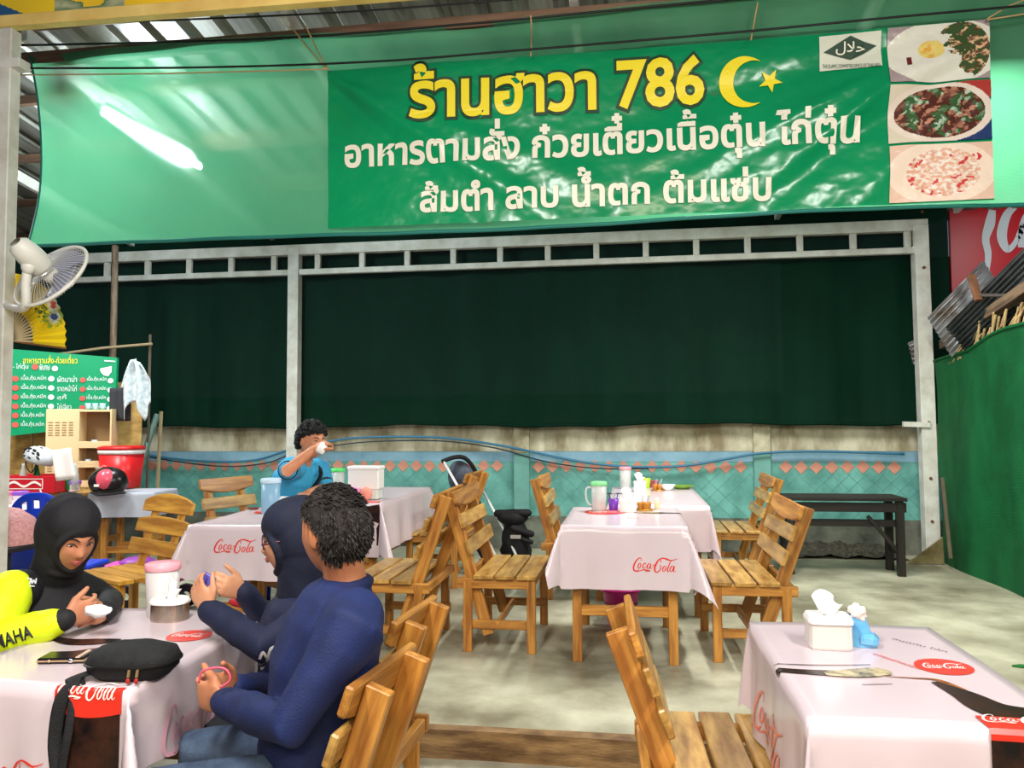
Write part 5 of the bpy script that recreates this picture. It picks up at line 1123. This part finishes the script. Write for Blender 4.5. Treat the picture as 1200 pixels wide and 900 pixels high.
        p = w_ + d * .022 * k + th * .022 * k - bk * .004; v = (d * .75 + th * .75 - bk * .25).normalized(); p1 = p + v * .040 * k; v2 = (d * 1 + th * (.15 if pinch else .35) - bk * (.45 if pinch else .2)).normalized(); p2 = p1 + v2 * .032 * k; p3 = p2 + (v2 - bk * .25 - th * (.2 if pinch else 0)).normalized() * .025 * k
        g.tube([p, p1, p2, p3], [.0145 * k, .012 * k, .0105 * k, .0085 * k], 10, round_=True)
        return w_ + d * .11 * k - bk * .03 * k + s.b
    def legs(s, HL, HR, KL, KR, AL, AR, toe, mtr, msh, r=(.088, .066, .045)):
        g = MB()
        for h, k_, a in ((HL, KL, AL), (HR, KR, AR)):
            h, k_, a = map(Vector, (h, k_, a)); s.limb(g, [h, h.lerp(k_, .5), k_, k_.lerp(a, .35), a], [r[0], r[0] * .9, r[1], r[1] * .9, r[2]])
        m_ = (Vector(HL) + Vector(HR)) / 2; g.ell(s.L(m_) + Vector((0, 0, .02)), (.15, .15, .1)); finish(g, 'trousers', mtr, s.root, .009, 4, .004, 12)
        toe = Vector(toe).normalized()
        for k_, a in ((KL, AL), (KR, AR)):
            a = Vector(a); s.limb(s.body, [Vector(k_), a, a - Vector((0, 0, .03))], [.045, .032, .032], 12)
            fz = a.z - .06; f0 = Vector((a.x, a.y, fz)) - toe * .05; g = MB(); g.tube([s.L(f0) + Vector((0, 0, .0)), s.L(f0 + toe * .1), s.L(f0 + toe * .2), s.L(f0 + toe * .24)], [.036, .04, .042, .03], 14, flat=.65, side=(-toe.y, toe.x, 0), round_=True); g.build('shoe', msh, s.root, smooth=True)
    def close(s, vox=.005): return finish(s.body, 'body', s.skin, s.root, vox, 2)
zl = LOW
jean = mat('jeans', (70, 88, 112), .8, rgb2=(46, 60, 84), vscale=14, bump=.3, bscale=150); darkc = mat('dark_trousers', (28, 30, 38), .85, var=.3); shoe = mat('shoe_dark', (30, 26, 26), .5)
# ---------------------------------------------------------- man in navy
sk1 = skinm('skin_tan', (196, 132, 96), (172, 106, 72))
m = Fig('seated man with short greying hair, navy long sleeved shirt and jeans, turned away from us', H(395, 2.13, zl), sk1)
P_, C_, N_ = H(368, 2.13, .40), H(380, 2.15, .66), D(406, 683, 2.15); SL, SR = D(420, 728, 1.98), D(392, 702, 2.32); side = (SL - SR).normalized()
m.head(D(392, 623, 2.13), (-.90, .42, -.10), (-.05, 0, 1), .98, N_)
EL, WL = D(338, 850, 1.9), D(262, 822, 2.06); ER, WR = D(318, 806, 2.42), D(276, 806, 2.2)
m.limb(m.body, [N_ - Vector((0, 0, .05)), C_, P_], [.06, .09, .1]); m.limb(m.body, [SL, EL, WL], [.04, .034, .025]); m.limb(m.body, [SR, ER, WR], [.04, .034, .025])
dL = (D(236, 815, 2.1) - WL); m.hand(WL, dL, (.1, -.9, .4), (-.1, -.1, 1), .75); m.hand(WR, D(246, 806, 2.12) - WR, (.1, .9, .5), (0, -.2, 1), .6)
m.close()
navy = mat('navy_jersey', (19, 36, 90), .75, rgb2=(14, 26, 66), vscale=6, bump=.25, bscale=220)
g = MB(); up_ = Vector((0, 0, 1))
m.torso(g, [(P_ - up_ * .06, .17, .12), (P_ + up_ * .05, .18, .135), (P_.lerp(C_, .5), .175, .13), (C_, .19, .135), (C_.lerp(N_, .5), .195, .125), (C_.lerp(N_, .8), .17, .10), (N_ - up_ * .005, .08, .07)], side)
m.limb(g, [SL + (SR - SL) * .16, SL.lerp(EL, .08), SL.lerp(EL, .5), EL, EL.lerp(WL, .5), WL], [.078, .082, .064, .056, .047, .035]); m.limb(g, [SR + (SL - SR) * .12, SR.lerp(ER, .08), SR.lerp(ER, .5), ER, WR], [.073, .074, .062, .054, .035])
g.tube([m.L(N_) + up_ * .004 + Vector((.060 * math.cos(a), .060 * math.sin(a), 0)) for a in [2 * PI * i / 16 for i in range(17)]], .015, 8)
finish(g, 'shirt', navy, m.root, .008, 5, .0045, 11)
0 and MB().tube(catmull([m.L(N_) + Vector((.066 * math.cos(a), .066 * math.sin(a), -.004 + .010 * math.cos(a))) for a in [2 * PI * i / 12 for i in range(13)]], 3), .006, 8).build('collar', mat('navy_rib', (20, 36, 88), .8), m.root, smooth=True)
m.legs(H(366, 2.03, .39), H(376, 2.24, .39), H(188, 1.99, .40), H(238, 2.27, .39), H(196, 2.0, zl + .1), H(240, 2.28, zl + .1), (-1, .1, 0), jean, shoe)
# hair: shell over the cranium with tufts
def hair(fig, mt, low_back=-.55, front=.42, thick_=.014, tuft=650, tl=.022, name='hair', rng=3, mtip=None, curls=0):
    rnd = random.Random(rng); g = MB(); mh, nh = 30, 44; rings = {}
    def inh(x, y, z):  # hair region on the unit head
        if x > .15: return z > front + .25 * (x - .15) - .2 * max(0, abs(y) - .55) 
        if x > -.2: return z > -.02 + (front) * max(0, (x + .2) / .35) * .9 and True if abs(y) > .3 else z > .2
        return z > low_back + .45 * max(0, (x + .55)) 
    def hp(x, y, z, off): p = head_pt(x, y, z); q = Vector((p.x, p.y, p.z)); q += Vector((x, y, z)).normalized() * off; return fig.hw(q)
    vs = []; fs = []
    for i in range(mh + 1):
        th = PI * i / mh
        for j in range(nh):
            a = 2 * PI * j / nh; x, y, z = math.sin(th) * math.cos(a), math.sin(th) * math.sin(a), math.cos(th); ins = inh(x, y, z)
            vs.append(hp(x, y, z, thick_ * (1 + .35 * fbm(x * 4, y * 4, z * 4)) if ins else -.006))
    for i in range(mh):
        for j in range(nh): fs.append((i * nh + j, i * nh + (j + 1) % nh, (i + 1) * nh + (j + 1) % nh, (i + 1) * nh + j))
    keep = []
    for f in fs:
        if max((fig_out(vs[k], fig)) for k in f) > 0: keep.append(f)
    g.add(vs, fs); o = g.build(name, mt, fig.root, smooth=True)
    g2 = MB(); g3 = MB(); n = 0
    while n < tuft:
        v = Vector((rnd.gauss(0, 1), rnd.gauss(0, 1), rnd.gauss(0, 1))).normalized()
        if not inh(v.x, v.y, v.z): continue
        n += 1; p = hp(v.x, v.y, v.z, thick_ * .75); out = (fig.hf * v.x + fig.hl * v.y + fig.hu * v.z); tang = (-fig.hu * (.9 if v.z < .5 else .2) - fig.hf * .3 + fig.hl * rnd.uniform(-.4, .4) + (-fig.hf * .5 if v.z > .5 else Vector((0, 0, 0))))
        q = p + (out * rnd.uniform(.15, .45) + tang * rnd.uniform(.6, 1)).normalized() * tl * rnd.uniform(.6, 1.2)
        (g3 if (mtip and rnd.random() < .35 and v.z < .45) else g2).tube([p, p.lerp(q, .55) + out * .002, q], [.0030, .0022, .0004], 4)
    tag(g2.build('hair_strands', mt, fig.root), kind='stuff')
    if curls:
        g4 = MB(); n = 0
        while n < curls:
            v = Vector((rnd.gauss(0, 1), rnd.gauss(0, 1), rnd.gauss(0, 1))).normalized()
            if not inh(v.x, v.y, v.z): continue
            n += 1; r_ = rnd.uniform(.011, .018); g4.ell(hp(v.x, v.y, v.z, thick_ + .004), (r_, r_, r_), None, 9, 6)
        tag(g4.build('hair_curls', mt, fig.root, smooth=True), kind='stuff')
    if mtip and g3.v: tag(g3.build('grey_strands', mtip, fig.root), kind='stuff')
    return o
def fig_out(p, fig): return 1
hair(m, mat('hair_dark', (26, 24, 24), .85, spec=.15, rgb2=(52, 48, 46), vscale=60), -.66, .40, .014, 1700, .015, mtip=mat('hair_grey', (60, 57, 55), .8, spec=.2))
m.features()
tag(MB().tube(catmull([D(x, y, 2.02) for x, y in ((233, 800), (238, 786), (262, 783), (270, 796), (258, 806))], 4), .003, 6).build('cord_loop', mat('cord_pink', (226, 90, 120), .4), smooth=True), 'pink looped cord held in the lap of the man in navy', 'cord')
# ---------------------------------------------------------- woman in navy headscarf
sk2 = skinm('skin_light', (214, 158, 122), (192, 130, 98))
w2 = Fig('woman with glasses in a navy headscarf and navy sleeves, in profile facing left', H(372, 2.66, zl), sk2)
P_, C_, N_ = H(350, 2.66, .39), H(352, 2.63, .64), D(356, 694, 2.62); SL, SR = D(372, 722, 2.49), D(350, 706, 2.76); side = (SL - SR).normalized()
w2.head(D(344, 632, 2.6), (-.95, -.24, -.18), (-.05, 0, 1), .95, N_, False)
EL, WL = D(308, 757, 2.38), D(246, 716, 2.48); ER, WR = D(322, 740, 2.86), D(286, 694, 2.72)
w2.limb(w2.body, [N_ - up_ * .05, C_, P_], [.06, .08, .09]); w2.limb(w2.body, [SL, EL, WL], [.036, .03, .022]); w2.limb(w2.body, [SR, ER, WR], [.036, .03, .022])
w2.hand(WL, D(226, 684, 2.5) - WL, (-.1, -1, 0), (-.2, 0, 1), .55, .9); w2.hand(WR, D(258, 684, 2.66) - WR, (0, -.9, .5), (-.2, -.3, .9), .7, .9)
w2.close()
navy2 = mat('navy_scarf', (20, 26, 50), .8, rgb2=(14, 18, 38), vscale=6, bump=.2, bscale=200)
g = MB(); w2.torso(g, [(P_ - up_ * .06, .17, .13), (P_ + up_ * .05, .175, .13), (P_.lerp(C_, .5), .16, .12), (C_, .165, .125), (C_.lerp(N_, .55), .165, .105), (C_.lerp(N_, .8), .13, .085), (N_, .065, .06)], side)
w2.limb(g, [SL + (SR - SL) * .12, SL.lerp(EL, .08), SL.lerp(EL, .5), EL, EL.lerp(WL, .5), WL], [.066, .068, .058, .052, .045, .036]); w2.limb(g, [SR + (SL - SR) * .12, SR.lerp(ER, .5), ER, WR], [.066, .058, .052, .036])
finish(g, 'blouse', mat('navy_blouse', (24, 32, 66), .75, rgb2=(18, 24, 52), vscale=6, bump=.25, bscale=200), w2.root, .008, 5, .004, 12)
def hijab(fig, mt, N, drape, rim=True, sc=1.0, back=0.0, ry=.80):
    g = MB(); RM = Matrix((fig.hf, fig.hl, fig.hu)).transposed()
    g.ell(fig.hw((-.036 + back, 0, .010)), (.104 * sc, .092 * sc, .128 * sc), RM, 26, 18); g.ell(fig.hw((-.012, 0, .056)), (.102, .086, .084), RM, 24, 16)
    for sd in (-1, 1): g.ell(fig.hw((-.026, sd * .052, -.02)), (.058, .032, .085), RM, 16, 12); g.ell(fig.hw((-.01, sd * .035, -.085)), (.055, .03, .04), RM, 14, 10)
    g.tube([fig.hw((-.035, 0, -.01)), fig.hw((-.025, 0, -.09)), fig.L(N) + Vector((0, 0, .0))], [.085, .078, .085], 20, round_=True)
    g.ell(fig.hw((.008, 0, -.118)), (.058, .06, .026), RM)
    rings = []
    for (p, wd, dp, sd, fw) in drape: rings.append(g.ring(fig.L(p), Vector(sd), Vector(fw), wd, dp, 24, 2.2))
    g.loft(rings)
    if rim:
        pts = []
        for i in range(25):
            a = 2 * PI * i / 24; y = ry * math.cos(a); z = -.14 + .68 * math.sin(a)
            if y * y + z * z > .93: k = math.sqrt(.93 / (y * y + z * z)); y *= k; z *= k
            pts.append(fig.onface(y, z, .0) + (fig.hl * y * .004))
        g.tube(pts, .011, 8)
    return finish(g, 'headscarf', mt, fig.root, .006, 4, .006, 8)
f_ = Vector((-1, .1, 0)); 
hijab(w2, navy2, N_, ry=.86, drape=[(N_ + up_ * .03, .075, .075, side, f_), (N_ - up_ * .03, .12, .10, side, f_), (N_ - up_ * .09 - Vector((.01, 0, 0)), .165, .125, side, f_), (N_ - up_ * .16 - Vector((.02, 0, 0)), .18, .13, side, f_)])
w2.features(down=True)
gl_ = MB()
for sd in (-1, 1):
    c = w2.onface(sd * .42, .06, .016); pts = [c + w2.hl * .024 * w2.hs * math.cos(a) + w2.hu * .019 * w2.hs * math.sin(a) - w2.hf * .004 * abs(math.cos(a)) for a in [2 * PI * i / 20 for i in range(21)]]; gl_.tube(pts, .0022, 6)
    e = w2.hw((.0, sd * .085, .012)); gl_.tube([c + w2.hl * sd * .024, c + w2.hl * sd * .03 - w2.hf * .02, e], .0022, 6)
gl_.tube([w2.onface(.16, .08, .008), w2.onface(-.16, .08, .008)], .002, 6); gl_.build('spectacles', mat('glasses_frame', (92, 36, 56), .3), w2.root, smooth=True)
tag(MB().box((0, 0, 0), (.05, .012, .035), Matrix.Rotation(.5, 3, 'Y')).build('violet_packet', mat('violet_packet', (96, 92, 190), .4), loc=D(243, 679, 2.55), bevel=.002), 'small violet packet held between the hands of the woman in navy', 'packet')
# legs + printed shirt hem
w2.legs(H(350, 2.56, .39), H(358, 2.78, .39), H(262, 2.46, .37), H(290, 2.74, .37), H(262, 2.46, zl + .1), H(290, 2.74, zl + .1), (-1, .1, 0), darkc, shoe, (.08, .06, .04))
# ---------------------------------------------------------- woman in black headscarf, left
sk3 = skinm('skin_warm', (206, 146, 112), (184, 118, 86))
w1 = Fig('woman in black headscarf and black jacket with bright yellow sleeve, looking down at left', H(28, 2.82, zl), sk3)
P_, C_, N_ = H(26, 2.82, .40), H(36, 2.80, .66), D(62, 683, 2.80); SR, SL = D(14, 692, 2.64), D(92, 688, 2.94); side = (SL - SR).normalized()
w1.head(D(82, 628, 2.72), (.84, -.46, -.40), (.1, 0, 1), .98, N_, False)
ER, WR = D(-16, 756, 2.5), D(76, 726, 2.54); EL, WL = D(126, 706, 2.98), D(124, 716, 2.72)
w1.limb(w1.body, [N_ - up_ * .05, C_, P_], [.06, .08, .09]); w1.limb(w1.body, [SR, ER, WR], [.036, .03, .022]); w1.limb(w1.body, [SL, EL, WL], [.036, .03, .022])
w1.hand(WR, D(112, 712, 2.62) - WR, (.1, -.9, .6), (0, -.1, 1), .6, .95); w1.hand(WL, D(104, 720, 2.62) - WL, (.6, -.3, .8), (-.3, .3, .8), .5, .95)
w1.close()
g = MB(); w1.torso(g, [(P_ - up_ * .06, .18, .14), (P_ + up_ * .05, .185, .14), (P_.lerp(C_, .5), .17, .13), (C_, .17, .135), (C_.lerp(N_, .55), .17, .11), (C_.lerp(N_, .8), .13, .085), (N_, .065, .06)], side)
w1.limb(g, [SR + (SL - SR) * .12, SR.lerp(ER, .1)], [.07, .066]); w1.limb(g, [SL + (SR - SL) * .12, SL.lerp(EL, .5), EL, WL], [.068, .06, .054, .036])
w1.limb(g, [ER.lerp(WR, .8), WR], [.038, .034])
finish(g, 'jacket', mat('black_jacket', (26, 26, 30), .7, rgb2=(16, 16, 20), vscale=6, bump=.25, bscale=180), w1.root, .008, 5, .004, 12)
neon = mat('neon_yellow', (226, 248, 18), .6, rgb2=(204, 228, 10), vscale=8, bump=.2, bscale=120); g = MB()
w1.limb(g, [SR.lerp(ER, .0), SR.lerp(ER, .3), SR.lerp(ER, .6), ER, ER.lerp(WR, .3), ER.lerp(WR, .6), ER.lerp(WR, .84)], [.068, .07, .066, .064, .060, .054, .046])
finish(g, 'yellow_sleeve', neon, w1.root, .007, 5, .004, 12)['label'] = 'bright yellow sleeve with black letters'
ax = (WR - ER).normalized(); tc_ = (CAM - ER); tc_ = (tc_ - ax * tc_.dot(ax)).normalized(); uc = tc_.cross(ax); uc = uc if uc.z > 0 else -uc
def sl_(x, y):
    t = .22 + .46 * x; r = .064 - .012 * max(0, t - .1) + .004; a = (y - .5) * .085 / r; return w1.L(ER.lerp(WR, t)) + (tc_ * math.cos(a) + uc * math.sin(a)) * r
text_on('lettering', 'MAHA', mat('print_ink', (24, 26, 24), .5), sl_, (.02, .22, 1, .72), w1.root, .025)
blk = mat('black_scarf', (26, 24, 30), .8, rgb2=(17, 16, 22), vscale=6, bump=.2, bscale=200); f_ = Vector((.94, -.34, 0)); s_ = Vector((.34, .94, 0))
hijab(w1, blk, N_, [(N_ + up_ * .03, .078, .078, s_, f_), (N_ - up_ * .04, .13, .11, s_, f_), (N_ - up_ * .11 + f_ * .02, .165, .14, s_, f_), (N_ - up_ * .19 + f_ * .05, .15, .125, s_, f_), (N_ - up_ * .25 + f_ * .07, .10, .08, s_, f_)])
w1.features(down=True, lip=(170, 84, 80))
g = MB(); c = D(37, 682, 2.5) - w1.b
lc = D(38, 681, 2.60); g = MB()
w1.legs(H(26, 2.72, .39), H(34, 2.94, .39), H(150, 2.64, .37), H(160, 2.92, .37), H(150, 2.64, zl + .1), H(160, 2.92, zl + .1), (1, -.1, 0), darkc, shoe, (.08, .06, .04))
tg = MB().ell((0, 0, 0), (.042, .026, .02), None, 18, 12)
for v in tg.v: v += v * (.35 * fbm(v.x * 50, v.y * 50, v.z * 50))
tag(tg.build('paper_tissue', mat('tissue_paper', (0, 0, 0)), smooth=True, loc=D(115, 716, 2.56)), 'white folded tissue in the hands of the woman in black', 'tissue')
# ---------------------------------------------------------- man in light blue shirt, back
sk4 = skinm('skin_mid', (206, 142, 106), (186, 120, 86))
b4 = Fig('curly haired man in light blue T-shirt drinking from a white cup at the back', H(334, 5.66, 0), sk4)
P_, C_, N_ = H(332, 5.68, .52), H(340, 5.62, .82), D(354, 541, 5.56); SR, SL = D(340, 549, 5.38), D(374, 549, 5.74); side = (SL - SR).normalized()
b4.head(D(365, 517, 5.5), (.84, -.5, -.12), (.1, 0, 1), 1.02, N_)
ER, WR = D(336, 552, 5.06), D(368, 526, 5.22); EL, WL = D(382, 572, 5.66), D(360, 578, 5.42)
b4.limb(b4.body, [N_ - up_ * .05, C_ - up_ * .04, P_], [.06, .09, .09]); b4.limb(b4.body, [SR, SR.lerp(ER, .5), ER, ER.lerp(WR, .4), WR], [.05, .046, .040, .037, .026]); b4.limb(b4.body, [SL, SL.lerp(EL, .5), EL, EL.lerp(WL, .4), WL], [.05, .046, .04, .037, .026])
b4.hand(WR, D(379, 520, 5.24) - WR, (-.2, -.6, .8), (.5, -.6, -.3), .9, 1); b4.hand(WL, D(352, 580, 5.3) - WL, (0, -.2, 1), (.5, .5, 0), .4)
b4.close(.0055)
blu = mat('sky_shirt', (58, 166, 208), .75, rgb2=(44, 142, 188), vscale=6, bump=.2, bscale=150); g = MB()
b4.torso(g, [(P_ - up_ * .08, .18, .14), (P_ + up_ * .05, .19, .145), (P_.lerp(C_, .5), .18, .14), (C_, .19, .135), (C_.lerp(N_, .5), .195, .12), (C_.lerp(N_, .8), .15, .09), (N_, .07, .065)], side)
b4.limb(g, [SR + (SL - SR) * .15, SR, SR.lerp(ER, .62)], [.078, .08, .066]); b4.limb(g, [SL + (SR - SL) * .15, SL, SL.lerp(EL, .62)], [.078, .08, .068])
finish(g, 't_shirt', blu, b4.root, .009, 4, .004, 10)
for S_, E_ in ((SR, ER), (SL, EL)): a_ = b4.L(S_.lerp(E_, .66)); d_ = (E_ - S_).normalized(); MB().tube([a_, a_ + d_ * .018], .064, 16).build('cuff', mat('navy_rib', (0, 0, 0)), b4.root, smooth=True)
f_ = side.cross(up_); f_ = f_ if f_.y < 0 else -f_
sp_ = [N_ + side * .09 + up_ * .01, N_ + side * .09 + f_ * .10 - up_ * .08, C_ + f_ * .155 - side * .0, C_.lerp(P_, .5) + f_ * .16 - side * .12, P_ + up_ * .06 - side * .20, P_ + up_ * .02 - side * .2 - f_ * .1]
MB().tube(catmull([b4.L(p) for p in sp_], 5), .018, 8, flat=.35).build('bag_strap', black(), b4.root, smooth=True)
b4.legs(H(326, 5.58, .5), H(338, 5.78, .5), H(376, 5.36, .5), H(398, 5.6, .5), H(376, 5.36, .1), H(398, 5.6, .1), (.8, -.5, 0), darkc, shoe, (.085, .065, .045))
hair(b4, mat('hair_black', (14, 12, 12), .8), -.45, .36, .018, 500, .022, rng=9, curls=190)
b4.features(down=True)
tag(MB().lathe([(.022, 0), (.028, .004), (.045, .05), (.042, .05), (.024, .006), (0, .006)], n=20, rot=Matrix.Rotation(-1.0, 3, 'Y')).build('white_cup', whd, smooth=True, loc=D(382, 529, 5.22) + Vector((-.0, 0, 0))), 'white cup raised to the mouth of the man in light blue', 'cup')

# prints on the clothes, laid on the cloth where the print stands
def strokes_on(fig, name, part, m, lines, wd, off=.002):
    me = part.data; g = MB()
    for ln in lines:
        A, B = [], []
        P = catmull([Vector((x, y, 0)) for x, y in ln], 4); n = len(P)
        for i, p in enumerate(P):
            t = (P[min(i + 1, n - 1)] - P[max(i - 1, 0)]).normalized(); q = Vector((-t.y, t.x, 0)) * wd
            for s_, L_ in ((1, A), (-1, B)):
                r_ = ray(p.x + q.x * s_, p.y + q.y * s_).normalized(); ok, lo, no, ix = part.ray_cast(CAM - fig.b, r_)
                L_.append(lo + no * off if ok else None)
        if None in A or None in B: continue
        g.add(A + B, [(i, i + 1, n + i + 1, n + i) for i in range(n - 1)])
    if g.v: g.build(name, m, fig.root, norecalc=True)
bpy.context.view_layer.update()
wp = mat('print_chest', (226, 226, 230), .6)
def part_of(fig, nm): return [c for c in children(fig.root) if c.name.startswith(nm)][0]
for nm in ('jacket', 'headscarf'):
    pt = part_of(w1, nm)
    if pt.ray_cast(CAM - w1.b, ray(36, 681).normalized())[0]: best = pt
hits = sorted([((part_of(w1, nm).ray_cast(CAM - w1.b, ray(36, 681).normalized())[1] - (CAM - w1.b)).length, nm) for nm in ('jacket', 'headscarf') if part_of(w1, nm).ray_cast(CAM - w1.b, ray(36, 681).normalized())[0]])
if hits: strokes_on(w1, 'chest_print', part_of(w1, hits[0][1]), wp, [[(31, 679), (30, 683), (34, 684), (35, 679), (31, 678)], [(36, 678), (37, 684), (39, 680), (41, 684), (42, 678)], [(34, 687), (40, 687)]], .8)
strokes_on(w2, 'blouse_print', part_of(w2, 'blouse'), wp, [[(304, 772), (308, 764), (313, 770), (317, 760), (324, 757)], [(303, 778), (309, 776), (314, 772), (320, 768), (326, 766)], [(306, 783), (312, 782), (318, 776), (324, 773)]], 1.6)
